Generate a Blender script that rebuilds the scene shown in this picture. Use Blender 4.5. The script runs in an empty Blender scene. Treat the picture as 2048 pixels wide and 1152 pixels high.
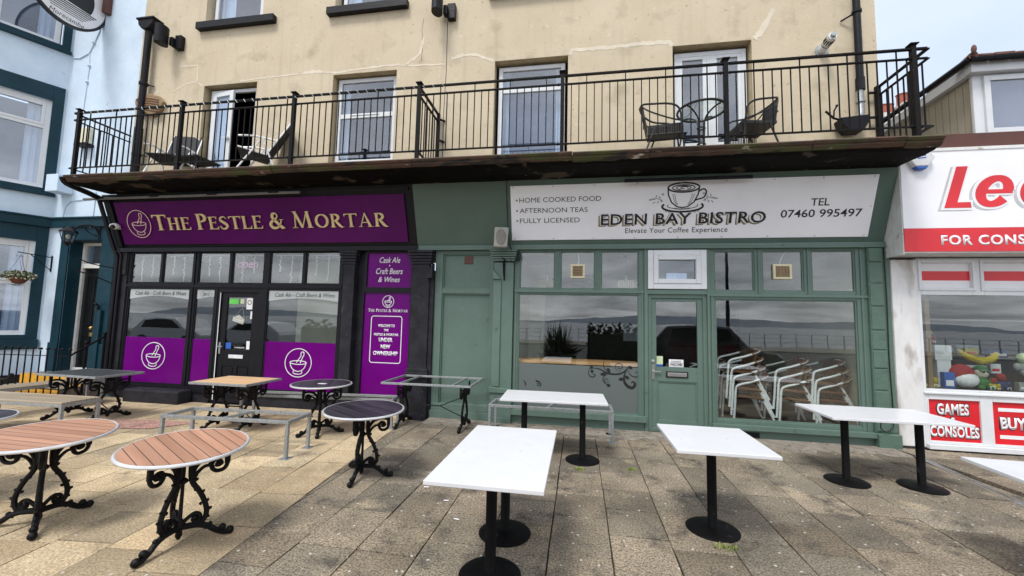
import bpy, bmesh, math, random
from mathutils import Matrix, Vector
R = math.radians
rnd = random.Random(11)
sc = bpy.context.scene
col = sc.collection

# ---------------------------------------------------------------- camera
cam = bpy.data.cameras.new('camera')
cam_ob = bpy.data.objects.new('camera', cam)
col.objects.link(cam_ob)
sc.camera = cam_ob
YAW, PITCH, ROLL, F = -.1657, .0815, .0229, 807.7
fw = Vector((math.sin(YAW) * math.cos(PITCH), math.cos(YAW) * math.cos(PITCH), math.sin(PITCH)))
r0 = Vector((math.cos(YAW), -math.sin(YAW), 0))
u0 = r0.cross(fw)
rr = r0 * math.cos(ROLL) + u0 * math.sin(ROLL)
uu = -r0 * math.sin(ROLL) + u0 * math.cos(ROLL)
mw = Matrix((rr, uu, -fw)).transposed().to_4x4()
mw.translation = Vector((0, -6.936, 1.72))
cam_ob.matrix_world = mw
cam.sensor_width = 36
cam.lens = F / 2048 * 36
cam.clip_start = .05
cam.clip_end = 6000

# ---------------------------------------------------------------- world, sun, exposure
SUN_EL, SUN_AZ = R(60), R(205)      # azimuth from +y, clockwise
world = bpy.data.worlds.new('World')
sc.world = world
world.use_nodes = True
nt = world.node_tree
bg = nt.nodes['Background']
sky = nt.nodes.new('ShaderNodeTexSky')
sky.sky_type = 'NISHITA'
sky.sun_disc = False
sky.sun_elevation = SUN_EL
sky.sun_rotation = SUN_AZ
tc = nt.nodes.new('ShaderNodeTexCoord')
sep = nt.nodes.new('ShaderNodeSeparateXYZ')
nt.links.new(tc.outputs['Generated'], sep.inputs[0])
den = nt.nodes.new('ShaderNodeMath'); den.operation = 'ADD'; den.inputs[1].default_value = .12
ab = nt.nodes.new('ShaderNodeMath'); ab.operation = 'ABSOLUTE'
nt.links.new(sep.outputs[2], ab.inputs[0]); nt.links.new(ab.outputs[0], den.inputs[0])
dx = nt.nodes.new('ShaderNodeMath'); dx.operation = 'DIVIDE'
dy = nt.nodes.new('ShaderNodeMath'); dy.operation = 'DIVIDE'
nt.links.new(sep.outputs[0], dx.inputs[0]); nt.links.new(den.outputs[0], dx.inputs[1])
nt.links.new(sep.outputs[1], dy.inputs[0]); nt.links.new(den.outputs[0], dy.inputs[1])
cmb = nt.nodes.new('ShaderNodeCombineXYZ')
nt.links.new(dx.outputs[0], cmb.inputs[0]); nt.links.new(dy.outputs[0], cmb.inputs[1])
no = nt.nodes.new('ShaderNodeTexNoise')
no.inputs['Scale'].default_value = .85
no.inputs['Detail'].default_value = 7
no.inputs['Roughness'].default_value = .55
no.inputs['Distortion'].default_value = .4
nt.links.new(cmb.outputs[0], no.inputs['Vector'])
rampc = nt.nodes.new('ShaderNodeValToRGB')          # cloud cover brightness
e = rampc.color_ramp.elements
e[0].position = .36; e[0].color = (.40, .42, .46, 1)
e[1].position = .66; e[1].color = (.98, 1.0, 1.06, 1)
nt.links.new(no.outputs['Fac'], rampc.inputs[0])
# brighter, smoother cloud over the land (y > 0), greyer over the sea
landf = nt.nodes.new('ShaderNodeMapRange')
landf.inputs['From Min'].default_value = -.5; landf.inputs['From Max'].default_value = .35
nt.links.new(sep.outputs[1], landf.inputs['Value'])
mixl = nt.nodes.new('ShaderNodeMix'); mixl.data_type = 'RGBA'
nt.links.new(landf.outputs[0], mixl.inputs['Factor'])
nt.links.new(rampc.outputs[0], mixl.inputs['A'])
rampd = nt.nodes.new('ShaderNodeValToRGB')
e = rampd.color_ramp.elements
e[0].position = .3; e[0].color = (.36, .425, .53, 1)
e[1].position = .7; e[1].color = (.49, .54, .625, 1)
nt.links.new(no.outputs['Fac'], rampd.inputs[0])
nt.links.new(rampd.outputs[0], mixl.inputs['B'])
gain = nt.nodes.new('ShaderNodeVectorMath'); gain.operation = 'SCALE'
gain.inputs['Scale'].default_value = 7.5
nt.links.new(mixl.outputs['Result'], gain.inputs[0])
mixs = nt.nodes.new('ShaderNodeMix'); mixs.data_type = 'RGBA'
mixs.inputs['Factor'].default_value = .93
nt.links.new(sky.outputs[0], mixs.inputs['A'])
nt.links.new(gain.outputs[0], mixs.inputs['B'])
nt.links.new(mixs.outputs['Result'], bg.inputs['Color'])
bg.inputs['Strength'].default_value = .13

sun = bpy.data.lights.new('sun', 'SUN')
sun.energy = 1.5
sun.angle = R(15)
sun.color = (1, .965, .91)
sun_ob = bpy.data.objects.new('sun', sun)
col.objects.link(sun_ob)
sd = Vector((math.sin(SUN_AZ) * math.cos(SUN_EL), math.cos(SUN_AZ) * math.cos(SUN_EL), math.sin(SUN_EL)))
sun_ob.rotation_euler = sd.to_track_quat('Z', 'Y').to_euler()
sun_ob.location = sd * 40

sc.view_settings.view_transform = 'Standard'
sc.view_settings.look = 'None'
sc.view_settings.exposure = 1.0
sc.view_settings.gamma = 1
sc.cycles.max_bounces = 10
sc.cycles.transparent_max_bounces = 16

# ---------------------------------------------------------------- materials
def nd(t, k): return t.nodes.new(k)

def mat(name, c, rough=.6, metal=0., var=.12, scale=4., bump=0., bscale=60., stretch=(1, 1, 1), spec=.5, c2=None,
        lo=.35, hi=.65, coat=0, detail=6, spots=None, streak=None):
    m = bpy.data.materials.new(name); m.use_nodes = True
    t = m.node_tree; p = t.nodes['Principled BSDF']
    p.inputs['Roughness'].default_value = rough
    p.inputs['Metallic'].default_value = metal
    p.inputs['Specular IOR Level'].default_value = spec
    p.inputs['Coat Weight'].default_value = coat
    tcn = nd(t, 'ShaderNodeTexCoord'); mp = nd(t, 'ShaderNodeMapping')
    mp.inputs['Scale'].default_value = stretch
    t.links.new(tcn.outputs['Object'], mp.inputs[0])
    n = nd(t, 'ShaderNodeTexNoise'); n.inputs['Scale'].default_value = scale; n.inputs['Detail'].default_value = detail
    n.inputs['Roughness'].default_value = .62
    t.links.new(mp.outputs[0], n.inputs['Vector'])
    r = nd(t, 'ShaderNodeValToRGB')
    a = tuple(min(1, v * (1 - var)) for v in c); b = tuple(min(1, v * (1 + var)) for v in c)
    if c2: a, b = c, c2
    r.color_ramp.elements[0].position = lo; r.color_ramp.elements[0].color = (*a, 1)
    r.color_ramp.elements[1].position = hi; r.color_ramp.elements[1].color = (*b, 1)
    t.links.new(n.outputs['Fac'], r.inputs[0])
    out = r.outputs[0]
    if spots:                                     # (colour, scale, threshold, softness)
        for sc_, s_s, s_t, s_w in spots:
            n2 = nd(t, 'ShaderNodeTexNoise'); n2.inputs['Scale'].default_value = s_s; n2.inputs['Detail'].default_value = 5
            t.links.new(mp.outputs[0], n2.inputs['Vector'])
            mr = nd(t, 'ShaderNodeMapRange'); mr.inputs['From Min'].default_value = s_t; mr.inputs['From Max'].default_value = s_t + s_w
            t.links.new(n2.outputs['Fac'], mr.inputs['Value'])
            mx = nd(t, 'ShaderNodeMix'); mx.data_type = 'RGBA'
            t.links.new(mr.outputs[0], mx.inputs['Factor']); t.links.new(out, mx.inputs['A'])
            mx.inputs['B'].default_value = (*sc_, 1)
            out = mx.outputs['Result']
    if streak:                                    # rain streaks running down
        mp2 = nd(t, 'ShaderNodeMapping'); mp2.inputs['Scale'].default_value = (5, 5, .35); t.links.new(tcn.outputs['Object'], mp2.inputs[0])
        n4 = nd(t, 'ShaderNodeTexNoise'); n4.inputs['Scale'].default_value = 1.6; n4.inputs['Detail'].default_value = 5; t.links.new(mp2.outputs[0], n4.inputs['Vector'])
        mr = nd(t, 'ShaderNodeMapRange'); mr.inputs['From Min'].default_value = .55; mr.inputs['From Max'].default_value = .78; mr.inputs['To Max'].default_value = .32; t.links.new(n4.outputs['Fac'], mr.inputs['Value'])
        mx = nd(t, 'ShaderNodeMix'); mx.data_type = 'RGBA'; t.links.new(mr.outputs[0], mx.inputs['Factor']); t.links.new(out, mx.inputs['A']); mx.inputs['B'].default_value = (*streak, 1); out = mx.outputs['Result']
    t.links.new(out, p.inputs['Base Color'])
    if bump:
        nb = nd(t, 'ShaderNodeTexNoise'); nb.inputs['Scale'].default_value = bscale; nb.inputs['Detail'].default_value = 4
        t.links.new(mp.outputs[0], nb.inputs['Vector'])
        bp = nd(t, 'ShaderNodeBump'); bp.inputs['Strength'].default_value = bump; bp.inputs['Distance'].default_value = .01
        t.links.new(nb.outputs['Fac'], bp.inputs['Height']); t.links.new(bp.outputs[0], p.inputs['Normal'])
    return m

def glass_mat(name, ior=.06, tint=(.93, .96, .95), wave=.02):
    m = bpy.data.materials.new(name); m.use_nodes = True
    t = m.node_tree; t.nodes.remove(t.nodes['Principled BSDF'])
    o = t.nodes['Material Output']
    lw = nd(t, 'ShaderNodeLayerWeight'); lw.inputs['Blend'].default_value = .5
    pw = nd(t, 'ShaderNodeMath'); pw.operation = 'POWER'; pw.inputs[1].default_value = 5; t.links.new(lw.outputs['Facing'], pw.inputs[0])
    fr = nd(t, 'ShaderNodeMath'); fr.operation = 'MULTIPLY_ADD'; fr.inputs[1].default_value = 1 - ior; fr.inputs[2].default_value = ior; t.links.new(pw.outputs[0], fr.inputs[0])
    tr = nd(t, 'ShaderNodeBsdfTransparent'); tr.inputs[0].default_value = (*tint, 1)
    gl = nd(t, 'ShaderNodeBsdfGlossy'); gl.inputs['Roughness'].default_value = .0
    gl.inputs['Color'].default_value = (1, 1, 1, 1)
    n = nd(t, 'ShaderNodeTexNoise'); n.inputs['Scale'].default_value = 1.3
    tcn = nd(t, 'ShaderNodeTexCoord'); t.links.new(tcn.outputs['Object'], n.inputs['Vector'])
    b = nd(t, 'ShaderNodeBump'); b.inputs['Strength'].default_value = wave; b.inputs['Distance'].default_value = .05
    t.links.new(n.outputs['Fac'], b.inputs['Height']); t.links.new(b.outputs[0], gl.inputs['Normal'])
    mx = nd(t, 'ShaderNodeMixShader')
    t.links.new(fr.outputs[0], mx.inputs[0]); t.links.new(tr.outputs[0], mx.inputs[1]); t.links.new(gl.outputs[0], mx.inputs[2])
    t.links.new(mx.outputs[0], o.inputs[0])
    return m

def film_mat(name, c, alpha):
    m = bpy.data.materials.new(name); m.use_nodes = True
    p = m.node_tree.nodes['Principled BSDF']
    p.inputs['Base Color'].default_value = (*c, 1); p.inputs['Alpha'].default_value = alpha
    p.inputs['Roughness'].default_value = .35
    return m

def plank_mat(name, c, c2, groove=(.05, .03, .02), rough=.6, freq=9.5, axis=0, gw=.06, grain=12):
    """timber slats: bands across one object axis, dark gaps between, long grain"""
    m = mat(name, c, rough=rough, c2=c2, scale=grain, stretch=(1, .08, 1) if axis == 0 else (.08, 1, 1), bump=.25, bscale=40)
    t = m.node_tree; p = t.nodes['Principled BSDF']
    tcn = nd(t, 'ShaderNodeTexCoord'); s = nd(t, 'ShaderNodeSeparateXYZ'); t.links.new(tcn.outputs['Object'], s.inputs[0])
    mu = nd(t, 'ShaderNodeMath'); mu.operation = 'MULTIPLY_ADD'; mu.inputs[1].default_value = freq; mu.inputs[2].default_value = 100.5
    t.links.new(s.outputs[axis], mu.inputs[0])
    frc = nd(t, 'ShaderNodeMath'); frc.operation = 'FRACT'; t.links.new(mu.outputs[0], frc.inputs[0])
    flo = nd(t, 'ShaderNodeMath'); flo.operation = 'FLOOR'; t.links.new(mu.outputs[0], flo.inputs[0])
    wn = nd(t, 'ShaderNodeTexWhiteNoise'); wn.noise_dimensions = '1D'; t.links.new(flo.outputs[0], wn.inputs['W'])
    mr = nd(t, 'ShaderNodeMapRange'); mr.inputs['To Min'].default_value = .82; mr.inputs['To Max'].default_value = 1.15
    t.links.new(wn.outputs['Value'], mr.inputs['Value'])
    lt = nd(t, 'ShaderNodeMath'); lt.operation = 'LESS_THAN'; lt.inputs[1].default_value = gw; t.links.new(frc.outputs[0], lt.inputs[0])
    base = p.inputs['Base Color'].links[0].from_socket
    sl = nd(t, 'ShaderNodeVectorMath'); sl.operation = 'SCALE'
    t.links.new(base, sl.inputs[0]); t.links.new(mr.outputs[0], sl.inputs['Scale'])
    mx = nd(t, 'ShaderNodeMix'); mx.data_type = 'RGBA'; mx.inputs['B'].default_value = (*groove, 1)
    t.links.new(lt.outputs[0], mx.inputs['Factor']); t.links.new(sl.outputs[0], mx.inputs['A'])
    t.links.new(mx.outputs['Result'], p.inputs['Base Color'])
    return m

def slab_mat(name, c, c2, dark, blotch, sk=1.):
    """paving flag: speckled aggregate, blotches, per-slab tone from the mesh attribute"""
    m = bpy.data.materials.new(name); m.use_nodes = True
    t = m.node_tree; p = t.nodes['Principled BSDF']; p.inputs['Roughness'].default_value = .85
    p.inputs['Specular IOR Level'].default_value = .25
    tcn = nd(t, 'ShaderNodeTexCoord')
    def noise(s, d=6, rg=.6):
        n = nd(t, 'ShaderNodeTexNoise'); n.inputs['Scale'].default_value = s; n.inputs['Detail'].default_value = d
        n.inputs['Roughness'].default_value = rg
        t.links.new(tcn.outputs['Object'], n.inputs['Vector']); return n
    def ramp(src, p0, c0, p1, c1):
        r = nd(t, 'ShaderNodeValToRGB'); r.color_ramp.elements[0].position = p0; r.color_ramp.elements[0].color = (*c0, 1)
        r.color_ramp.elements[1].position = p1; r.color_ramp.elements[1].color = (*c1, 1)
        t.links.new(src, r.inputs[0]); return r.outputs[0]
    def mix(f, a, b, blend='MIX'):
        x = nd(t, 'ShaderNodeMix'); x.data_type = 'RGBA'; x.blend_type = blend
        if isinstance(f, float): x.inputs['Factor'].default_value = f
        else: t.links.new(f, x.inputs['Factor'])
        for k, v in (('A', a), ('B', b)):
            if isinstance(v, tuple): x.inputs[k].default_value = (*v, 1)
            else: t.links.new(v, x.inputs[k])
        return x.outputs['Result']
    base = ramp(noise(1.1, 5).outputs['Fac'], .38, c, .62, c2)
    at = nd(t, 'ShaderNodeAttribute'); at.attribute_name = 'tone'
    base = mix(1., base, at.outputs['Color'], 'MULTIPLY')
    base = mix(ramp(noise(2.6, 7, .7).outputs['Fac'], .52, (0, 0, 0), .66, (1, 1, 1)), base, dark)
    base = mix(ramp(noise(1.7, 4).outputs['Fac'], .6, (0, 0, 0), .74, (.7, .7, .7)), base, blotch)
    sp = noise(62, 3, .85)
    spk = ramp(sp.outputs['Fac'], .38, tuple(1 - (1 - q) * sk for q in (.30, .29, .28)), .62, (1 + .62 * sk,) * 3)
    base = mix(1., base, spk, 'MULTIPLY')
    v = nd(t, 'ShaderNodeTexVoronoi'); v.voronoi_dimensions = '2D'; v.inputs['Scale'].default_value = 38; t.links.new(tcn.outputs['Object'], v.inputs['Vector'])
    base = mix(ramp(v.outputs['Distance'], .05, (.5, .5, .5), .13, (0, 0, 0)), base, tuple(x * .45 for x in dark))
    v2 = nd(t, 'ShaderNodeTexVoronoi'); v2.voronoi_dimensions = '2D'; v2.inputs['Scale'].default_value = 3.4; t.links.new(tcn.outputs['Object'], v2.inputs['Vector'])
    base = mix(ramp(v2.outputs['Distance'], .026, (.85, .85, .85), .040, (0, 0, 0)), base, (.55, .54, .5))
    n3 = noise(.9, 3); base = mix(ramp(n3.outputs['Fac'], .66, (0, 0, 0), .78, (.6, .6, .6)), base, (.16, .085, .05))
    t.links.new(base, p.inputs['Base Color'])
    bp = nd(t, 'ShaderNodeBump'); bp.inputs['Strength'].default_value = .55; bp.inputs['Distance'].default_value = .006
    t.links.new(noise(60, 5, .75).outputs['Fac'], bp.inputs['Height']); t.links.new(bp.outputs[0], p.inputs['Normal'])
    return m

MT = {}
MT['render'] = mat('cream_render', (.53, .445, .315), rough=.85, c2=(.60, .515, .375), scale=1.2, bump=.5, bscale=45, lo=.3, hi=.7,
                   spots=[((.38, .32, .22), 2.2, .56, .22), ((.30, .27, .2), 26, .70, .05), ((.68, .60, .44), 7, .62, .2), ((.40, .33, .22), 11, .62, .12)], streak=(.34, .29, .21))
MT['render_jamb'] = mat('ochre_reveal', (.42, .34, .21), rough=.8, var=.15, bump=.3)
MT['crack_fill'] = mat('pale_filler', (.66, .59, .47), rough=.8, var=.08, bump=.4)
MT['blue'] = mat('pale_blue_paint', (.54, .67, .80), rough=.7, c2=(.63, .75, .87), scale=2.5, bump=.35, bscale=14,
                 spots=[((.42, .52, .60), 5, .66, .12), ((.40, .36, .32), 34, .74, .03)])
MT['teal'] = mat('dark_teal_paint', (.005, .030, .046), rough=.5, c2=(.008, .041, .060), scale=3, bump=.2, bscale=18, spec=.2,
                 spots=[((.5, .6, .65), 21, .76, .02)])
MT['upvc'] = mat('white_upvc', (.66, .68, .70), rough=.3, var=.04, spots=[((.45, .45, .42), 6, .68, .15)])
MT['upvc_old'] = mat('weathered_white_paint', (.60, .60, .57), rough=.6, c2=(.72, .73, .72), bump=.2, spots=[((.30, .26, .21), 9, .66, .1)])
MT['glass'] = glass_mat('window_glass', .08)
MT['glass_dark'] = glass_mat('shop_glass', .095, (.90, .93, .92))
MT['glass_blue'] = glass_mat('upper_glass', .12, (.85, .90, .96))
MT['glass_clear'] = glass_mat('clear_table_glass', .03, (.93, .96, .95))
MT['black'] = mat('black_gloss_paint', (.007, .007, .010), rough=.45, var=.25, scale=9, bump=.25, bscale=22, spec=.22)
MT['column_black'] = mat('black_powder_coat', (.0035, .0035, .004), rough=.55, spec=.12, var=.3, scale=12, spots=[((.03, .03, .03), 14, .66, .1)])
MT['black_matt'] = mat('black_masonry_paint', (.017, .017, .022), rough=.6, var=.35, scale=5, bump=.7, bscale=18, spec=.25,
                       spots=[((.06, .06, .07), 7, .64, .15)])
MT['iron'] = mat('black_cast_iron', (.005, .005, .006), rough=.5, spec=.18, var=.3, scale=14, bump=.5, bscale=60, spots=[((.07, .04, .025), 16, .66, .1)])
MT['rail'] = mat('black_railing_paint', (.0055, .005, .006), rough=.5, spec=.14, var=.3, scale=20, bump=.2, spots=[((.12, .05, .02), 15, .72, .05)])
MT['green'] = mat('sage_green_paint', (.092, .146, .120), rough=.5, c2=(.106, .166, .138), scale=2.4, bump=.18, bscale=12,
                  spots=[((.115, .185, .15), 5, .62, .2), ((.30, .36, .33), 30, .745, .02), ((.05, .085, .07), 9, .66, .10), ((.20, .25, .21), 60, .73, .03)], streak=(.13, .19, .155))
MT['green_dark'] = mat('green_fascia_paint', (.066, .110, .088), rough=.45, c2=(.078, .126, .102), scale=2, bump=.1)
MT['green_rough'] = mat('green_painted_brick', (.075, .13, .10), rough=.6, c2=(.092, .155, .122), scale=6, bump=.8, bscale=16)
MT['purple'] = mat('purple_vinyl', (.125, .001, .158), rough=.2, spec=.12, var=.12, scale=.8)
MT['purple_sign'] = mat('purple_sign_board', (.078, .001, .088), rough=.3, spec=.2, var=.15, scale=.8)
MT['gold'] = mat('pale_gold_lettering', (.66, .52, .27), rough=.35, var=.08)
MT['pinkgold'] = mat('pale_pink_line', (.75, .55, .45), rough=.4, var=.05)
MT['white'] = mat('white_vinyl', (.78, .78, .80), rough=.4, var=.03)
MT['sign_white'] = mat('white_sign_board', (.78, .78, .82), rough=.35, c2=(.84, .84, .87), scale=1.5)
MT['ink'] = mat('black_lettering', (.008, .008, .009), rough=.5)
MT['olive'] = mat('olive_gold_shadow', (.24, .20, .095), rough=.5)
MT['red'] = mat('red_vinyl', (.62, .012, .022), rough=.3, var=.1, scale=2)
MT['grey_shadow'] = mat('grey_letter_shadow', (.5, .51, .53), rough=.5)
MT['galv'] = mat('galvanised_steel', (.26, .28, .29), rough=.5, metal=.55, c2=(.40, .42, .43), scale=35, bump=.1,
                 spots=[((.20, .19, .17), 8, .64, .1)])
MT['alu'] = mat('brushed_aluminium', (.92, .93, .94), rough=.35, metal=.2, var=.08, scale=30)
MT['rim'] = mat('aluminium_table_rim', (.62, .63, .64), rough=.3, metal=.35, var=.1, scale=12)
MT['white_top'] = mat('white_laminate', (.66, .67, .69), rough=.3, var=.03, scale=4, spots=[((.56, .56, .55), 9, .66, .12), ((.36, .35, .32), 34, .72, .02)])
MT['slat'] = plank_mat('pink_brown_slats', (.36, .185, .115), (.47, .255, .165), gw=.075, freq=13.8, axis=0)
MT['slat_black'] = plank_mat('black_slats', (.014, .012, .018), (.045, .04, .055), groove=(.001, .001, .001), rough=.45, gw=.11, freq=12.6, axis=0)
MT['slate'] = mat('dark_slate_top', (.035, .04, .045), rough=.4, c2=(.06, .065, .07), scale=8)
MT['plywood'] = mat('plywood_top', (.52, .32, .165), rough=.6, c2=(.66, .43, .24), scale=5, stretch=(.3, 3, 1), bump=.1)
MT['bench_wood'] = plank_mat('weathered_bench_boards', (.26, .205, .14), (.40, .33, .24), freq=9, axis=1, grain=9)
MT['yellow'] = mat('yellow_step_paint', (.75, .38, .03), rough=.6, var=.15, bump=.3, spots=[((.3, .2, .08), 8, .62, .1)])
MT['concrete'] = mat('rough_concrete', (.16, .135, .11), rough=.9, c2=(.27, .24, .20), scale=7, bump=1., bscale=30,
                     spots=[((.05, .045, .04), 12, .6, .08), ((.42, .38, .34), 9, .64, .08)])
MT['bed'] = mat('joint_soil', (.085, .07, .052), rough=.95, var=.4, scale=20, bump=.6)
MT['slab_light'] = slab_mat('buff_paving', (.40, .315, .20), (.52, .415, .27), (.29, .23, .155), (.58, .43, .26), .6)
MT['slab_dark'] = slab_mat('weathered_paving', (.17, .145, .11), (.268, .226, .168), (.085, .075, .062), (.44, .36, .24), .9)
MT['slab_pink'] = slab_mat('pink_paving', (.36, .20, .17), (.42, .25, .21), (.18, .10, .09), (.36, .24, .18))
MT['deck_edge'] = mat('mossy_stone_moulding', (.030, .020, .014), rough=.75, c2=(.11, .052, .030), scale=6, stretch=(.35, 1, 1), bump=1., bscale=30,
                      spots=[((.055, .06, .015), 3.5, .52, .1), ((.42, .36, .30), 8, .66, .06), ((.015, .012, .01), 6, .56, .08)])
MT['soffit'] = mat('peeling_black_soffit', (.004, .004, .004), rough=.8, c2=(.007, .006, .005), scale=4, bump=.8, bscale=14, spec=.1,
                   spots=[((.075, .06, .045), 2.3, .60, .05), ((.25, .23, .2), 19, .73, .02), ((.10, .03, .015), 8, .70, .05)])
MT['wicker'] = mat('black_wicker', (.015, .015, .016), rough=.5, var=.3, scale=30)
MT['brown_slat'] = mat('brown_chair_slats', (.12, .052, .024), rough=.5, c2=(.19, .085, .042), scale=10, stretch=(1, 1, 6))
MT['fabric_black'] = mat('black_mesh_fabric', (.014, .015, .018), rough=.75, var=.25, scale=30)
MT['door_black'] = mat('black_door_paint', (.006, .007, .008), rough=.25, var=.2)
MT['brass'] = mat('brass', (.72, .48, .16), rough=.3, metal=.9)
MT['steel'] = mat('satin_steel', (.5, .5, .5), rough=.3, metal=.9)
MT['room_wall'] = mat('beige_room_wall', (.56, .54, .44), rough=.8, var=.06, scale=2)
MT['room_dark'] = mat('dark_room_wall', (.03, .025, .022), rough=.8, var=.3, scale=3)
MT['room_ceiling'] = mat('grey_room_ceiling', (.3, .3, .29), rough=.9)
MT['room_floor'] = plank_mat('brown_floor_boards', (.12, .07, .04), (.17, .10, .06), freq=8, axis=1)
MT['counter'] = mat('orange_wood_counter', (.72, .36, .16), rough=.45, c2=(.85, .50, .25), scale=3, stretch=(.4, 4, 1))
MT['curtain'] = mat('white_net_curtain', (.62, .68, .74), rough=.9, c2=(.74, .79, .84), scale=7, stretch=(6, 1, .15), bump=.5)
MT['blind'] = mat('slate_blue_blind', (.13, .145, .20), rough=.8, var=.08)
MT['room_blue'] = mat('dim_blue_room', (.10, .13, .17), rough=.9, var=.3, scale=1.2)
MT['frost'] = film_mat('frosted_film', (.13, .155, .15), .84)
MT['frost_band'] = film_mat('frosted_band', (.52, .56, .56), .82)
MT['cream_plastic'] = mat('cream_plastic', (.62, .56, .38), rough=.5)
MT['grey_plastic'] = mat('grey_speaker_plastic', (.33, .32, .28), rough=.6, var=.1, bump=.2)
MT['grille'] = mat('speaker_grille', (.20, .19, .17), rough=.7)
MT['cladding'] = mat('beige_cladding', (.42, .38, .30), rough=.7, c2=(.50, .46, .37), scale=3, stretch=(1, 1, .3))
MT['clad_white'] = mat('white_cladding', (.55, .56, .54), rough=.6, c2=(.66, .67, .66), scale=5, spots=[((.35, .33, .30), 7, .62, .12)])
MT['pier_white'] = mat('flaking_white_render', (.62, .61, .60), rough=.8, c2=(.76, .76, .76), scale=3, stretch=(1, 1, .4), bump=.7, bscale=16,
                       spots=[((.42, .40, .38), 4, .55, .12), ((.24, .13, .09), 12, .70, .04)])
MT['brown'] = mat('brown_fascia', (.085, .025, .015), rough=.5)
MT['tiles'] = mat('brown_roof_tiles', (.10, .042, .032), rough=.8, c2=(.17, .08, .06), scale=7, bump=.6, spots=[((.10, .11, .05), 9, .62, .1)])
MT['brick_white'] = mat('cream_painted_brick', (.60, .57, .50), rough=.8, c2=(.70, .67, .60), scale=6, bump=.6)
MT['pot'] = mat('terracotta_pot', (.32, .085, .055), rough=.8)
MT['terracotta'] = mat('terracotta', (.13, .045, .025), rough=.8)
MT['weed_leaf'] = mat('bright_weed', (.16, .22, .04), rough=.7, c2=(.28, .32, .08), scale=30)
MT['leaf'] = mat('dark_leaf', (.035, .06, .02), rough=.6, c2=(.08, .11, .04), scale=20)
MT['leaf_dark'] = mat('hedge_leaf', (.012, .022, .01), rough=.7, c2=(.03, .045, .02), scale=14)
MT['petal'] = mat('cream_petal', (.7, .66, .5), rough=.6)
MT['neon'] = mat('pink_plastic_tube', (.75, .25, .55), rough=.4)
MT['led'] = mat('white_cable', (.8, .82, .84), rough=.4)
MT['led_strip'] = mat('pale_light_strip', (.16, .16, .155), rough=.4)
MT['plastic_white'] = mat('white_plastic', (.68, .69, .70), rough=.4)
MT['blue_sticker'] = mat('blue_sticker', (.02, .10, .42), rough=.4)
MT['green_sticker'] = mat('green_sticker', (.12, .60, .08), rough=.4)
MT['lime'] = mat('pale_sticker', (.55, .65, .40), rough=.4)
MT['asphalt'] = mat('asphalt', (.05, .05, .052), rough=.9, var=.2, bump=.4)
MT['sea'] = mat('grey_sea', (.20, .22, .235), rough=.3, var=.25, scale=.05, bump=.6, bscale=1.2)
MT['hill'] = mat('far_hill', (.19, .22, .26), rough=1, var=.15, scale=.01)  # blue haze of distance is put into the hill colour
MT['paint_white'] = mat('white_car_paint', (.62, .63, .64), rough=.2, coat=.6, var=.02)
MT['paint_black'] = mat('black_car_paint', (.012, .013, .016), rough=.15, coat=.8)
MT['tyre'] = mat('tyre_rubber', (.015, .015, .015), rough=.8)
MT['car_glass'] = mat('dark_car_glass', (.015, .018, .02), rough=.04)
MT['toy_red'] = mat('red_plush', (.28, .012, .012), rough=.8)
MT['toy_yellow'] = mat('yellow_plush', (.42, .33, .02), rough=.8)
MT['toy_green'] = mat('green_plush', (.025, .14, .03), rough=.8)
MT['toy_blue'] = mat('blue_plush', (.02, .035, .12), rough=.8)
MT['toy_pale'] = mat('pale_plush', (.28, .30, .28), rough=.8)
MT['card'] = mat('brown_card', (.25, .17, .09), rough=.8)

# ---------------------------------------------------------------- mesh helpers
def frame(o, x, y):
    x = Vector(x).normalized(); y = Vector(y).normalized(); z = x.cross(y)
    m = Matrix((x, y, z)).transposed().to_4x4(); m.translation = Vector(o); return m
FAC = frame((0, 0, 0), (1, 0, 0), (0, 0, 1))           # facade plane: u right, v up, d out towards the street
FS = Vector((0, -.37, 1.03)).normalized()
FAS = frame((0, 0, 3.05), (1, 0, 0), FS)               # leaning fascia plane
BU = Vector((-math.cos(R(62)), -math.sin(R(62)), 0))
BAY = frame((-11.4, 0, 0), -BU, (0, 0, 1))             # side face of the canted bay, u = -s

INV = {}
def g(x): return 0                                     # the terrace is level

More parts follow.
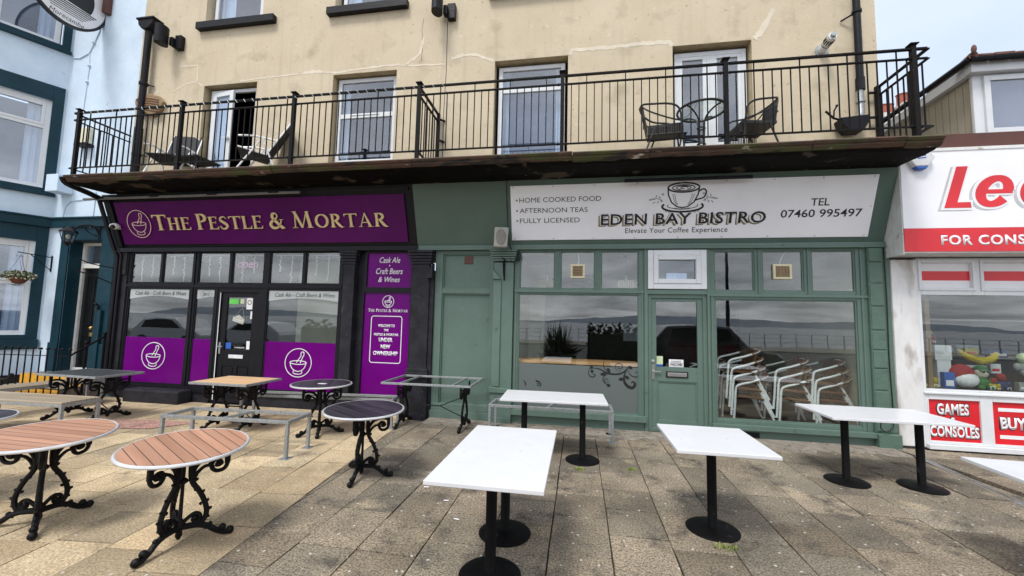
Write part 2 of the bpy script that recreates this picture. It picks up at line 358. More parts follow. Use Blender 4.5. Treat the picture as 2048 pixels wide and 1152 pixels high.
class MB:
    def __init__(s, M=None): s.bm = bmesh.new(); s.M = M or Matrix.Identity(4)
    def v(s, p): return s.bm.verts.new(s.M @ Vector(p))
    def box(s, a, b, c, d, e, f):
        x0, x1 = sorted((a, b)); y0, y1 = sorted((c, d)); z0, z1 = sorted((e, f))
        V = [s.v((x, y, z)) for z in (z0, z1) for y in (y0, y1) for x in (x0, x1)]
        for q in ((0, 2, 3, 1), (4, 5, 7, 6), (0, 1, 5, 4), (2, 6, 7, 3), (0, 4, 6, 2), (1, 3, 7, 5)):
            s.bm.faces.new([V[i] for i in q])
        return s
    def prism(s, pts, z0, z1):
        n = len(pts)
        A = [s.v((p[0], p[1], z0)) for p in pts]; B = [s.v((p[0], p[1], z1)) for p in pts]
        try:
            s.bm.faces.new(A[::-1]); s.bm.faces.new(B)
        except ValueError: pass
        for i in range(n):
            s.bm.faces.new((A[i], A[(i + 1) % n], B[(i + 1) % n], B[i]))
        return s
    def strip(s, pts, w, z0, z1, closed=False):
        """flat ribbon in the local xy plane with per-point widths, thick from z0 to z1"""
        n = len(pts); P = [Vector(p[:2]) for p in pts]
        ws = w if isinstance(w, (list, tuple)) else [w] * n
        L, Rr = [], []
        for i in range(n):
            a = P[(i - 1) % n] if (i or closed) else P[i]; b = P[(i + 1) % n] if (i < n - 1 or closed) else P[i]
            d = (b - a); d = d.normalized() if d.length else Vector((1, 0)); nn = Vector((-d.y, d.x)) * ws[i] / 2
            L.append(P[i] + nn); Rr.append(P[i] - nn)
        vs = [[s.v((q.x, q.y, z)) for z in (z0, z1) for q in (L[i], Rr[i])] for i in range(n)]
        for i in range(n if closed else n - 1):
            a, b = vs[i], vs[(i + 1) % n]
            s.bm.faces.new((a[2], a[3], b[3], b[2])); s.bm.faces.new((a[0], b[0], b[1], a[1]))
            s.bm.faces.new((a[0], a[2], b[2], b[0])); s.bm.faces.new((a[1], b[1], b[3], a[3]))
        if not closed:
            a = vs[0]; s.bm.faces.new((a[0], a[1], a[3], a[2])); a = vs[-1]; s.bm.faces.new((a[0], a[2], a[3], a[1]))
        return s
    def tube(s, pts, r, n=8, closed=False, ry=None, cap=True):
        P = [Vector(p) for p in pts]; N = len(P)
        rs = r if isinstance(r, (list, tuple)) else [r] * N
        rings = []; up = None
        for i in range(N):
            a = P[(i - 1) % N] if (i or closed) else P[i]; b = P[(i + 1) % N] if (i < N - 1 or closed) else P[i]
            d = (b - a).normalized()
            if up is None:
                up = Vector((0, 0, 1)) if abs(d.z) < .9 else Vector((0, 1, 0))
                if ry: up = Vector(ry)
            x = up.cross(d)
            if x.length < 1e-4: x = d.orthogonal()
            x.normalize(); up = d.cross(x).normalized()
            rings.append([s.v(P[i] + (x * math.cos(t) + up * math.sin(t)) * rs[i]) for t in [2 * math.pi * k / n for k in range(n)]])
        for i in range(N if closed else N - 1):
            A, B = rings[i], rings[(i + 1) % N]
            for k in range(n): s.bm.faces.new((A[k], A[(k + 1) % n], B[(k + 1) % n], B[k]))
        if not closed and cap: s.bm.faces.new(rings[0][::-1]); s.bm.faces.new(rings[-1])
        return s
    def bar(s, p, q, w, h):
        """rectangular bar from p to q, w across, h tall"""
        p, q = Vector(p), Vector(q); d = (q - p).normalized()
        up = Vector((0, 0, 1)) if abs(d.z) < .95 else Vector((0, 1, 0))
        x = d.cross(up).normalized() * w / 2; y = x.cross(d).normalized() * h / 2
        V = [s.v(b + i * x + j * y) for b in (p, q) for i, j in ((-1, -1), (1, -1), (1, 1), (-1, 1))]
        for k in ((3, 2, 1, 0), (4, 5, 6, 7), (0, 1, 5, 4), (1, 2, 6, 5), (2, 3, 7, 6), (3, 0, 4, 7)):
            s.bm.faces.new([V[i] for i in k])
        return s
    def lathe(s, prof, n=24, c=(0, 0, 0)):
        rings = [[s.v((c[0] + r * math.cos(2 * math.pi * k / n), c[1] + r * math.sin(2 * math.pi * k / n), c[2] + z)) for k in range(n)] for r, z in prof]
        for A, B in zip(rings, rings[1:]):
            for k in range(n): s.bm.faces.new((A[k], A[(k + 1) % n], B[(k + 1) % n], B[k]))
        s.bm.faces.new(rings[0][::-1]); s.bm.faces.new(rings[-1]); return s
    def ball(s, c, r, n=10, sq=(1, 1, 1)):
        rings = []
        for i in range(1, n):
            a = math.pi * i / n
            rings.append([s.v((c[0] + r * sq[0] * math.sin(a) * math.cos(2 * math.pi * k / (n + 2)), c[1] + r * sq[1] * math.sin(a) * math.sin(2 * math.pi * k / (n + 2)), c[2] - r * sq[2] * math.cos(a))) for k in range(n + 2)])
        b = s.v((c[0], c[1], c[2] - r * sq[2])); t = s.v((c[0], c[1], c[2] + r * sq[2])); m = n + 2
        for k in range(m):
            s.bm.faces.new((b, rings[0][(k + 1) % m], rings[0][k])); s.bm.faces.new((t, rings[-1][k], rings[-1][(k + 1) % m]))
        for A, B in zip(rings, rings[1:]):
            for k in range(m): s.bm.faces.new((A[k], A[(k + 1) % m], B[(k + 1) % m], B[k]))
        return s
    def quad(s, *p): s.bm.faces.new([s.v(q) for q in p]); return s
    def build(s, name, m, parent=None, smooth=False, bev=0, rec=True, tone=False):
        if rec: bmesh.ops.recalc_face_normals(s.bm, faces=s.bm.faces)
        me = bpy.data.meshes.new(name); s.bm.to_mesh(me); s.bm.free()
        me.materials.append(MT[m] if isinstance(m, str) else m)
        if smooth:
            for p in me.polygons: p.use_smooth = True
            me.set_sharp_from_angle(angle=R(38))
        o = bpy.data.objects.new(name, me); col.objects.link(o)
        if bev:
            b = o.modifiers.new('edge', 'BEVEL'); b.width = bev; b.segments = 2; b.limit_method = 'ANGLE'
        if tone:
            at_ = me.attributes.new('tone', 'FLOAT_COLOR', 'POINT')
            for q in at_.data: q.color = (1, 1, 1, 1)
        if parent:
            o.parent = parent
            if parent.name in INV: o.matrix_parent_inverse = INV[parent.name]
        return o

def tag(o, label, cat=None, group=None):
    o['label'] = label
    if cat: o['category'] = cat
    if group: o['group'] = group
    return o
def thing(name, label, cat, loc=(0, 0, 0), group=None, local=False, rz=0):
    o = bpy.data.objects.new(name, None); col.objects.link(o); o.location = loc; o.rotation_euler = (0, 0, rz)
    o.empty_display_size = .1
    tag(o, label, cat, group)
    if not local: INV[o.name] = Matrix.Translation(loc).inverted()
    return o
def struct(o): o['kind'] = 'structure'; return o
def copy_tree(o, parent=None):
    c = o.copy(); col.objects.link(c); c.parent = parent
    for ch in list(o.children): copy_tree(ch, c)
    return c

def cells(b, u0, u1, v0, v1, holes, d0, d1):
    us = sorted({u0, u1, *[max(u0, min(u1, h[i])) for h in holes for i in (0, 1)]})
    vs = sorted({v0, v1, *[max(v0, min(v1, h[i])) for h in holes for i in (2, 3)]})
    for a, c in zip(us, us[1:]):
        run = None
        for e_, f in zip(vs, vs[1:]):
            mu, mv = (a + c) / 2, (e_ + f) / 2
            if any(h[0] < mu < h[1] and h[2] < mv < h[3] for h in holes):
                if run: b.box(a, c, run[0], run[1], d0, d1); run = None
            else: run = (run[0], f) if run else (e_, f)
        if run: b.box(a, c, run[0], run[1], d0, d1)
    return b
def rim(b, u0, u1, v0, v1, w, d0, d1):
    """rectangular frame, members w wide inside the given outline, butted"""
    b.box(u0, u0 + w, v0, v1, d0, d1); b.box(u1 - w, u1, v0, v1, d0, d1)
    b.box(u0 + w, u1 - w, v0, v0 + w, d0, d1); b.box(u0 + w, u1 - w, v1 - w, v1, d0, d1); return b

def text(body, M, x0, x1, y0, y1, m, parent, name='lettering', depth=.003, off=0, shear=0, space=1.):
    """text fitted into the box x0..x1, y0..y1 of the plane M"""
    k = bpy.data.curves.new('t', 'FONT'); k.body = body; k.offset = off; k.shear = shear; k.resolution_u = 3; k.space_character = space
    t = bpy.data.objects.new('t', k); col.objects.link(t)
    dg = bpy.context.evaluated_depsgraph_get()
    me = bpy.data.meshes.new_from_object(t.evaluated_get(dg))
    bpy.data.objects.remove(t); bpy.data.curves.remove(k)
    bm = bmesh.new(); bm.from_mesh(me); bpy.data.meshes.remove(me)
    xs = [v.co.x for v in bm.verts]; ys = [v.co.y for v in bm.verts]
    sx = (x1 - x0) / (max(xs) - min(xs)); sy = (y1 - y0) / (max(ys) - min(ys)); mx, my = min(xs), min(ys)
    bmesh.ops.recalc_face_normals(bm, faces=bm.faces)
    r = bmesh.ops.extrude_face_region(bm, geom=list(bm.faces))
    for v in [q for q in r['geom'] if isinstance(q, bmesh.types.BMVert)]: v.co.z += depth / 1.
    for v in bm.verts: v.co = M @ Vector((x0 + (v.co.x - mx) * sx, y0 + (v.co.y - my) * sy, v.co.z))
    b = MB(); b.bm.free(); b.bm = bm
    return b.build(name, m, parent)
def arc(cx, cy, rx, ry, a0, a1, n=16): return [(cx + rx * math.cos(R(a0 + (a1 - a0) * i / n)), cy + ry * math.sin(R(a0 + (a1 - a0) * i / n))) for i in range(n + 1)]
def smoothpath(P, k=5):
    """Catmull-Rom through the points"""
    P = [Vector(p) for p in P]; out = []
    for i in range(len(P) - 1):
        a = P[max(i - 1, 0)]; b = P[i]; c = P[i + 1]; d = P[min(i + 2, len(P) - 1)]
        for j in range(k):
            t = j / k
            out.append(.5 * ((2 * b) + (c - a) * t + (2 * a - 5 * b + 4 * c - d) * t * t + (3 * b - a - 3 * c + d) * t ** 3))
    out.append(P[-1]); return out

# roman capitals with thick and thin strokes; every glyph is strips in a unit-high box
def glyph(ch):
    S = []; st, th = .17, .055
    def stem(x, y0=0., y1=1., w=st):
        S.append(([(x, y0), (x, y0 + .02), (x, y0 + .07), (x, (y0 + y1) / 2), (x, y1 - .07), (x, y1 - .02), (x, y1)], [w + .17, w + .16, w + .02, w - .015, w + .02, w + .16, w + .17]))
    def ln(p, q, w): S.append(([p, q], w))
    if ch == 'T': stem(.42); S.append(([(0, .80), (.03, .97)], [.02, .10])); ln((.0, .965), (.84, .965), .07); S.append(([(.84, .80), (.81, .97)], [.02, .10])); w = .84
    elif ch == 'H': stem(.17); stem(.72); ln((.2, .52), (.7, .52), th); w = .89
    elif ch == 'E':
        stem(.17); ln((.15, .97), (.62, .97), .06); S.append(([(.62, 1.0), (.60, .8)], [.08, .02])); ln((.2, .53), (.52, .53), th)
        S.append(([(.53, .62), (.53, .44)], [.03, .03])); ln((.15, .03), (.64, .03), .06); S.append(([(.64, 0), (.69, .22)], [.10, .02])); w = .7
    elif ch == 'L': stem(.17); ln((.15, .03), (.62, .03), .06); S.append(([(.61, 0), (.68, .24)], [.11, .02])); w = .68
    elif ch in 'PR':
        stem(.17); A = arc(.27, .74, .30, .235, 100, -100, 14)
        S.append((A, [.05 + .13 * max(0, math.cos(R(100 - 200 * i / 14))) for i in range(15)])); ln((.15, .975), (.25, .975), .05); ln((.15, .505), (.25, .505), .05)
        w = .62
        if ch == 'R': S.append(([(.30, .52), (.45, .36), (.62, .12), (.74, .01), (.88, 0)], [.07, .16, .17, .10, .02])); w = .84
    elif ch == 'O':
        n = 28; S.append(([(.45 + .38 * math.cos(2 * math.pi * i / n), .5 + .47 * math.sin(2 * math.pi * i / n)) for i in range(n + 1)], [.06 + .12 * abs(math.cos(2 * math.pi * i / n)) for i in range(n + 1)])); w = .9
    elif ch == 'S':
        P = smoothpath([(.53, .80, 0), (.46, .93, 0), (.30, .97, 0), (.13, .88, 0), (.12, .70, 0), (.30, .54, 0), (.50, .38, 0), (.55, .2, 0), (.40, .05, 0), (.22, .03, 0), (.08, .12, 0), (.03, .26, 0)], 3)
        n = len(P); S.append(([(p.x, p.y) for p in P], [.03 + .14 * math.sin(math.pi * i / (n - 1)) ** 1.3 for i in range(n)])); w = .62
    elif ch == 'A': S.append(([(.12, 0), (.44, 1.0)], [.05, .06])); S.append(([(.42, 1.02), (.76, 0)], [.08, .17])); ln((.22, .33), (.62, .33), th); ln((.0, .015), (.26, .015), .03); ln((.58, .015), (.96, .015), .03); w = .95
    elif ch == 'M':
        S.append(([(.16, 0), (.24, .95)], [.05, .06])); S.append(([(.20, 1.0), (.56, .03)], [.15, .13])); S.append(([(.56, .0), (.88, .98)], [.05, .05])); S.append(([(.88, 1.0), (1.0, 0)], [.15, .18]))
        ln((.02, .015), (.30, .015), .03); ln((.84, .015), (1.16, .015), .03); ln((.06, .985), (.24, .985), .03); ln((.84, .985), (1.0, .985), .03); w = 1.18
    elif ch == '&':
        P = smoothpath([(.90, .0, 0), (.72, .08, 0), (.42, .45, 0), (.24, .72, 0), (.30, .93, 0), (.44, .96, 0), (.54, .80, 0), (.44, .62, 0), (.2, .46, 0), (.08, .26, 0), (.18, .06, 0), (.40, .02, 0), (.62, .16, 0), (.72, .42, 0), (.74, .56, 0)], 3)
        n = len(P); S.append(([(p.x, p.y) for p in P], [.03 + .13 * (1 if i < n * .28 else max(.25, abs(math.sin(6.3 * i / n + .6)))) * (1 if 1 < i < n - 2 else .2) for i in range(n)])); ln((.62, .56), (.86, .56), .03); w = .92
    else: w = .3
    return S, w
def roman(words, M, x0, x1, y0, h, small, m, parent, name='lettering', d0=.004, depth=.02, gap=.12):
    """words with a big first capital, fitted between x0 and x1"""
    items = []; x = 0
    for wi, wd in enumerate(words):
        for i, ch in enumerate(wd):
            k = 1 if i == 0 and ch != '&' else small
            if ch == '&': k = .95
            S, w = glyph(ch); items.append((S, x, k)); x += w * k + gap * (.7 if ch in 'LAT' else 1) * k
        x += .30
    tot = x - .30 - gap * small; s = (x1 - x0) / tot; b = MB(M); j = 0
    for S, xo, k in items:
        for pts, w in S:
            j += 1
            ww = [q * k * h for q in w] if isinstance(w, (list, tuple)) else w * k * h
            ww = [q * (s / h * .5 + .5) for q in ww] if isinstance(ww, list) else ww
            b.strip([(x0 + (xo + p[0] * k) * s, y0 + p[1] * k * h) for p in pts], ww, d0, d0 + depth + (j % 7) * .0003)
    return b.build(name, m, parent)

def mortar_logo(M, cx, cy, rx, ry, lw, m, parent, name='logo', d=.003):
    b = MB(M); j = 0
    def s(pts, closed=False):
        nonlocal j; j += 1
        b.strip([(cx + p[0] * rx, cy + p[1] * ry) for p in pts], lw, d, d + .004 + j * .0003, closed)
    s(arc(0, 0, 1, 1, 0, 360, 40)[:-1], True)
    s(arc(0, .02, .62, .13, 0, 360, 28)[:-1], True)
    s([(-.62, .02)] + arc(0, .02, .60, .62, 188, 352, 18)[0:] + [(.62, .02)])
    s([(-.32, -.56), (-.34, -.70)] + arc(0, -.68, .34, .12, 190, 350, 8) + [(.34, -.70), (.32, -.56)])
    s([(-.12, .02), (.20, .50), (.18, .60)] + arc(.30, .66, .12, .12, 150, -30, 8) + [(.40, .52), (.34, .44), (.16, -.02)])
    return b.build(name, m, parent)
# ================================================================ setting
def ground_sheet():
    b = MB(); xs = [-300, -60, -30, -16, -14, -12, -10, -8, -6, -5, -4, 0, 10, 30, 300]
    for a, c in zip(xs, xs[1:]):
        b.quad((a, -14, g(max(a, -14)) - .05), (c, -14, g(max(c, -14)) - .05), (c, 300, g(max(c, -14)) - .05), (a, 300, g(max(a, -14)) - .05))
    return b.build('ground', 'bed')
struct(ground_sheet())
b = MB(); b.box(-300, 300, -25, -14, -.6, -.13); struct(b.build('road', 'asphalt'))
b = MB(); b.box(-300, 300, -31, -25, -.6, -.0); struct(b.build('promenade', 'concrete'))
b = MB(); b.quad((-4000, -4000, -2), (4000, -4000, -2), (4000, -31, -2), (-4000, -31, -2)); struct(b.build('sea', 'sea'))
# far shore hills across the bay
b = MB(); prev = None; r2 = random.Random(4)
for i in range(81):
    x = -3800 + i * 95; h = 34 + 22 * math.sin(i * .13 + 1.0) + 14 * math.sin(i * .31) + 5 * r2.random()
    p = ((x, -3000, -3), (x, -3300, max(6, h)), (x, -3700, max(6, h) * .9), (x, -3800, -3))
    if prev:
        for k in range(3): b.quad(prev[k], p[k], p[k + 1], prev[k + 1])
    prev = p
struct(b.build('hills', 'hill', smooth=True))

# paving: real flags with open joints, laid in rows running to the buildings
def slabs(name, m, cols, inside, seed, th=.05, gap=.009):
    rn = random.Random(seed); bm = bmesh.new(); lay = bm.loops.layers.float_color.new('tone')
    for (O, A, w, y0, y1, lens) in cols:
        ca, sa = math.cos(A), math.sin(A)
        y = y0 + rn.random() * .4
        while y < y1:
            L = rn.choice(lens); q = [(gap / 2, y + gap / 2), (w - gap / 2, y + gap / 2), (w - gap / 2, y + L - gap / 2), (gap / 2, y + L - gap / 2)]
            P = [(O + p[0] * ca - p[1] * sa, p[0] * sa + p[1] * ca) for p in q]
            y += L
            P = inside(P)
            if not P: continue
            tx, ty, dz = rn.uniform(-.004, .004), rn.uniform(-.004, .004), rn.uniform(-.003, .003)
            cx = sum(p[0] for p in P) / len(P); cy = sum(p[1] for p in P) / len(P)
            z = [g(p[0]) + dz + (p[0] - cx) * tx + (p[1] - cy) * ty for p in P]
            up = [bm.verts.new((p[0] + rn.uniform(-.004, .004), p[1] + rn.uniform(-.004, .004), zz)) for p, zz in zip(P, z)]
            dn = [bm.verts.new((p[0], p[1], zz - th)) for p, zz in zip(P, z)]
            fs = [bm.faces.new(up)] + [bm.faces.new((dn[k], dn[(k + 1) % len(P)], up[(k + 1) % len(P)], up[k])) for k in range(len(P))]
            t = rn.choice((rn.uniform(.70, .9), rn.uniform(.88, 1.12), rn.uniform(.95, 1.22))); wv = rn.uniform(-.03, .03)
            for f in fs:
                for l in f.loops: l[lay] = (t + wv, t, t - wv, 1)
    bmesh.ops.recalc_face_normals(bm, faces=bm.faces)
    b = MB(); b.bm.free(); b.bm = bm
    o = b.build(name, m, bev=.004)
    return struct(o)
def clip(P, a, b_, c):
    """keep the part of polygon P where a*x + b*y <= c"""
    out = []
    for i in range(len(P)):
        p, q = P[i], P[(i + 1) % len(P)]; dp = a * p[0] + b_ * p[1] - c; dq = a * q[0] + b_ * q[1] - c
        if dp <= 0: out.append(p)
        if dp * dq < 0: t = dp / (dp - dq); out.append((p[0] + (q[0] - p[0]) * t, p[1] + (q[1] - p[1]) * t))
    return out if len(out) > 2 else None
# the boundary between buff and dark flags runs from (-2.44,-4.7) to (-2.84,-.6)
TB = math.atan2(-2.86 + 2.40, 4.4); bx = -2.90
na, nb = math.cos(TB), -math.sin(TB)            # normal of the boundary, pointing right
nc = na * -2.44 + nb * -4.7
def in_light(P):
    P = clip(P, na, nb, nc - .004); P = P and clip(P, 0, 1, -.02); P = P and clip(P, -1, 0, 9.45 + 2.6); P = P and clip(P, 1, -.5, 20); return P
def in_dark(P):
    P = clip(P, -na, -nb, -nc - .004); P = P and clip(P, 0, 1, -.36 + .0); P = P and clip(P, 1, .12, 4.42); return P
def in_dark2(P):
    P = clip(P, -1, -.12, -4.55); P = P and clip(P, 0, 1, -.02); return P
A1 = -TB
# columns of buff flags are parallel to the boundary (their origin is taken at y = 0)
ox = -2.44 + (-4.7 - 0) * -math.tan(TB) * -1
x_at0 = -2.44 + 4.7 * math.tan(TB)
slabs('buff_pavement', 'slab_light', [(x_at0 - .46 * (k + 1) / math.cos(TB), -TB, .46, -12, .5, (.44, .46, .58, .62)) for k in range(26)], in_light, 3)
slabs('pavement', 'slab_dark', [(-4.44 + .47 * k, 0, .47, -12, .5, (.46, .47, .6, .47)) for k in range(21)], in_dark, 5)
slabs('side_pavement', 'slab_dark', [(4.5 + .47 * k, R(7), .47, -12, .5, (.46, .6)) for k in range(-2, 12)], in_dark2, 8)
b = MB(); b.prism([(-7.9, -2.1), (-6.3, -1.75), (-5.9, -1.3), (-6.9, -1.35), (-8.2, -1.7)], .0, .003)
for v in b.bm.verts: v.co.z += .005
struct(b.build('pink_pavement', 'slab_pink', tone=True))
# broken concrete strip along the foot of the bistro
rn = random.Random(9); P = [(-2.55, -.02)]
pts = [(-2.57, -.40)]
x = -2.4
while x < 4.5: pts.append((x, -.42 - rn.random() * .10 - (.14 if -.6 < x < .9 else 0) - (.22 if 2.2 < x < 3.3 else 0) * rn.random())); x += .13
pts += [(4.52, -.4), (4.52, -.02)]
b = MB(); b.prism([(-2.57, -.02)] + pts, -.04, .006); struct(b.build('concrete_path', 'concrete', bev=.004))

# drain channel
t = thing('drain_channel', 'narrow slotted metal drain channel crossing the paving beside the games shop', 'drain', (4.5, -1.2, 0))
b = MB(); b.bar((4.60, -.40, -.012), (4.38, -2.3, -.012), .085, .02); b.build('channel_bed', 'bed', t)
b = MB()
for k in range(64):
    f = k / 63; cx = 4.60 - .22 * f; cy = -.42 - 1.86 * f; b.box(cx - .035, cx + .035, cy - .009, cy + .009, -.008, -.001)
b.build('grating', 'galv', t)
b = MB(); b.bar((4.642, -.40, -.004), (4.422, -2.3, -.004), .01, .012); b.bar((4.558, -.40, -.004), (4.338, -2.3, -.004), .01, .012); b.build('channel_edge', 'galv', t)

# litter, weeds
def weed(x, y, s, lab):
    b = MB(); r3 = random.Random(int(x * 100))
    for k in range(60):
        a = r3.uniform(0, 6.28); rr_ = r3.uniform(0, s); px, py = x + rr_ * math.cos(a), y + rr_ * math.sin(a) * .5
        h = r3.uniform(.012, .035); dx_, dy_ = r3.uniform(-.02, .02), r3.uniform(-.02, .02)
        b.quad((px, py, 0), (px + .008, py + .003, 0), (px + dx_ + .005, py + dy_, h), (px + dx_, py + dy_, h))
    tag(b.build('weed', 'weed_leaf', rec=False), lab, 'weed', 'small weeds in the paving joints')
weed(1.13, -3.42, .10, 'small green weed growing beside the round base of the single-legged white table')
weed(.02, -1.98, .06, 'tiny green weed beside the table base nearest the bistro door')
weed(.62, -1.85, .07, 'low green weed in the joint in front of the bistro door')
for i, (x, y, l, a, lab) in enumerate([(-1.55, -2.85, .05, .2, 'white cigarette end left of the end-on white table, nearest the black round table'),
                                     (-1.25, -3.1, .045, .1, 'white cigarette end on dark paving just left of the long white table'),
                                     (-1.05, -3.42, .05, -.2, 'white cigarette end on dark paving nearest the corner of the long white table')]):
    b = MB(); b.tube([(0, 0, 0), (l, 0, 0)], .005, 7); o = b.build('cigarette_end', 'white'); o.location = (x, y, .008); o.rotation_euler = (0, 0, a)
    tag(o, lab, 'litter', 'cigarette ends on the paving')

# ================================================================ the cream building
bld = thing('cream_building', 'tall cream rendered building with cracked render patches above the two shopfronts', 'building', (-2.4, 0, 0))
W1 = [(-7.82, -6.55, 4.70, 6.50), (-4.85, -3.50, 4.70, 6.50), (-1.58, -.23, 4.66, 6.50), (1.54, 2.80, 4.66, 6.50)]
W2 = [(-7.93, -6.55, 7.87, 9.3), (-4.90, -3.52, 7.87, 9.3), (-1.6, -.22, 7.87, 9.3), (1.5, 2.85, 7.87, 9.3)]
b = MB(FAC); cells(b, -9.5, 4.63, 3.9, 10.4, W1 + W2, -.22, 0)
b.box(-9.5, -9.3, 3.9, 10.4, -8, -.22); b.box(4.43, 4.63, 3.9, 10.4, -8, -.22); b.box(-9.5, 4.63, 10.2, 10.4, -8, -.22); b.box(-9.3, 4.43, 3.9, 10.2, -8, -7.8)
b.build('wall', 'render', bld)
# vertical movement joint and hairline cracks
b = MB(FAC); b.strip([(-2.52, 4.7), (-2.53, 5.6), (-2.51, 6.4), (-2.52, 7.36)], .012, .0, .002); b.strip([(-3.02, 6.62), (-3.0, 6.9), (-3.03, 7.25), (-3.0, 7.5)], .006, 0, .002); b.build('crack', 'ink', bld)
rn = random.Random(21)
def filler(pts, w0, w1):
    P = []
    for a, c in zip(pts, pts[1:]):
        n = max(2, int((Vector(c) - Vector(a)).length / .05))
        P += [(a[0] + (c[0] - a[0]) * k / n, a[1] + (c[1] - a[1]) * k / n + rn.uniform(-.009, .009)) for k in range(n)]
    P.append(pts[-1])
    b = MB(FAC); b.strip(P, [rn.uniform(w0, w1) for _ in P], 0, .003); o = b.build('filled_crack', 'crack_fill', bld)
filler([(-8.45, 6.98), (-8.02, 6.96), (-8.0, 6.60), (-7.85, 6.50)], .02, .035)
filler([(-8.0, 6.60), (-8.25, 6.57), (-8.6, 6.42)], .02, .03)
filler([(-6.95, 6.53), (-6.5, 6.56), (-6.0, 6.57), (-5.5, 6.58)], .02, .04)
filler([(-5.5, 6.58), (-5.3, 6.60), (-5.1, 6.585)], .04, .085)
filler([(-5.1, 6.585), (-4.86, 6.54), (-4.2, 6.58), (-3.5, 6.60), (-3.3, 6.56)], .025, .045)
filler([(-3.3, 6.56), (-2.9, 6.54), (-2.55, 6.52)], .02, .035)
filler([(-3.32, 6.57), (-3.05, 6.78), (-2.98, 7.10)], .03, .06)
filler([(-2.42, 6.62), (-2.2, 6.67), (-1.95, 6.66), (-1.6, 6.51)], .035, .075)
filler([(-.21, 6.50), (-.17, 6.585), (.1, 6.58), (.5, 6.57), (1.0, 6.59), (1.50, 6.58), (1.53, 6.5)], .05, .085)
filler([(2.84, 6.50), (2.95, 6.62), (3.05, 6.80), (3.15, 7.0)], .05, .12)
for (a, c, v0, v1) in W1:       # ochre reveals
    b = MB(FAC); b.box(a, a + .006, v0, v1, -.2, -.001); b.box(c - .006, c, v0, v1, -.2, -.001); b.box(a + .006, c - .006, v1 - .006, v1, -.2, -.001); b.build('reveal', 'render_jamb', bld)
for (a, c, v0, v1) in W2[:2] + W2[2:]:
    b = MB(FAC); b.box(a - .12, c + .34 if a < -7 else c + .2, v0 - .15, v0 - .002, -.1, .11); b.build('window_sill', 'black', bld, bev=.006)
def upvc_window(u0, u1, v0, v1, kind, d=-.13, parent=bld):
    b = MB(FAC); rim(b, u0, u1, v0, v1, .075, d - .05, d)
    w = None
    if kind == 'sash':
        m_ = v0 + .93; b.box(u0 + .075, u1 - .075, m_, m_ + .09, d - .05, d - .002); b.box(u0 + .3, u1 - .35, m_ + .05, m_ + .065, d, d + .01)
        panes = [(u0 + .075, u1 - .075, v0 + .075, m_), (u0 + .075, u1 - .075, m_ + .09, v1 - .075)]
    elif kind == 'top':
        m_ = v1 - .50; b.box(u0 + .075, u1 - .075, m_, m_ + .11, d - .05, d - .002); panes = [(u0 + .075, u1 - .075, v0 + .075, m_), (u0 + .075, u1 - .075, m_ + .11, v1 - .075)]
    elif kind == 'doors':
        m_ = (u0 + u1) / 2; b.box(m_ - .055, m_ + .055, v0 + .075, v1 - .075, d - .05, d - .002); rim(b, u0 + .075, m_ - .055, v0 + .075, v1 - .075, .06, d - .05, d - .004); rim(b, m_ + .055, u1 - .075, v0 + .075, v1 - .075, .06, d - .05, d - .004)
        b.box(m_ - .008, m_ + .008, v0 + .08, v1 - .08, d, d + .012)
        panes = [(u0 + .135, m_ - .115, v0 + .135, v1 - .135), (m_ + .115, u1 - .135, v0 + .135, v1 - .135)]
    else: panes = [(u0 + .075, u1 - .075, v0 + .075, v1 - .075)]
    w = b.build('window_frame', 'upvc', parent, bev=.006)
    for p in panes:
        b = MB(FAC); b.box(*p, d - .034, d - .026); b.build('pane', 'glass_blue', w)
    return w
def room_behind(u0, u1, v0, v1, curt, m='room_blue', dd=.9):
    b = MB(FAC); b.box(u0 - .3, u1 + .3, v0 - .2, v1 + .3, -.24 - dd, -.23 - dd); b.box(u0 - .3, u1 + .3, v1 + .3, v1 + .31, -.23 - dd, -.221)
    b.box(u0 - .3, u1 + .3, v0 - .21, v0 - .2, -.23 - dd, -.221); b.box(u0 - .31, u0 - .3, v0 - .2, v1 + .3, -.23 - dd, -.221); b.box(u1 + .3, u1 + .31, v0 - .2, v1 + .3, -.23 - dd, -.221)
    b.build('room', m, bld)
    for a, c in curt:
        b = MB(FAC); n = max(6, int((c - a) / .025)); prev = None
        P = [(a + (c - a) * k / n, -.30 + .012 * math.sin(k * 2.1)) for k in range(n + 1)]
        for p, q in zip(P, P[1:]): b.quad((p[0], v0, p[1]), (q[0], v0, q[1]), (q[0], v1, q[1]), (p[0], v1, p[1]))
        b.build('curtain', 'curtain', bld)
upvc_window(-4.80, -3.55, 4.72, 6.46, 'sash'); room_behind(-4.8, -3.55, 4.72, 6.46, [(-4.8, -4.62)])
upvc_window(-1.52, -.29, 4.68, 6.44, 'top')
room_behind(-1.5, -.3, 4.68, 6.44, [(-1.5, -1.32), (-.46, -.3)])
b = MB(FAC); b.box(-1.36, -.42, 4.7, 6.05, -.325, -.31); b.build('blind', 'blind', bld)
upvc_window(1.60, 2.76, 4.68, 6.44, 'doors'); room_behind(1.6, 2.76, 4.68, 6.44, [])
upvc_window(-7.85, -6.66, 7.95, 9.2, 'plain'); room_behind(-7.85, -6.66, 7.9, 9.2, [(-7.85, -7.5), (-6.9, -6.66)])
upvc_window(-4.80, -3.60, 7.95, 9.2, 'plain'); room_behind(-4.8, -3.6, 7.9, 9.2, [(-4.8, -4.5), (-3.9, -3.6)])
upvc_window(-1.50, -.30, 7.95, 9.2, 'plain'); room_behind(-1.5, -.3, 7.9, 9.2, [])
upvc_window(1.60, 2.76, 7.95, 9.2, 'plain'); room_behind(1.6, 2.76, 7.9, 9.2, [])
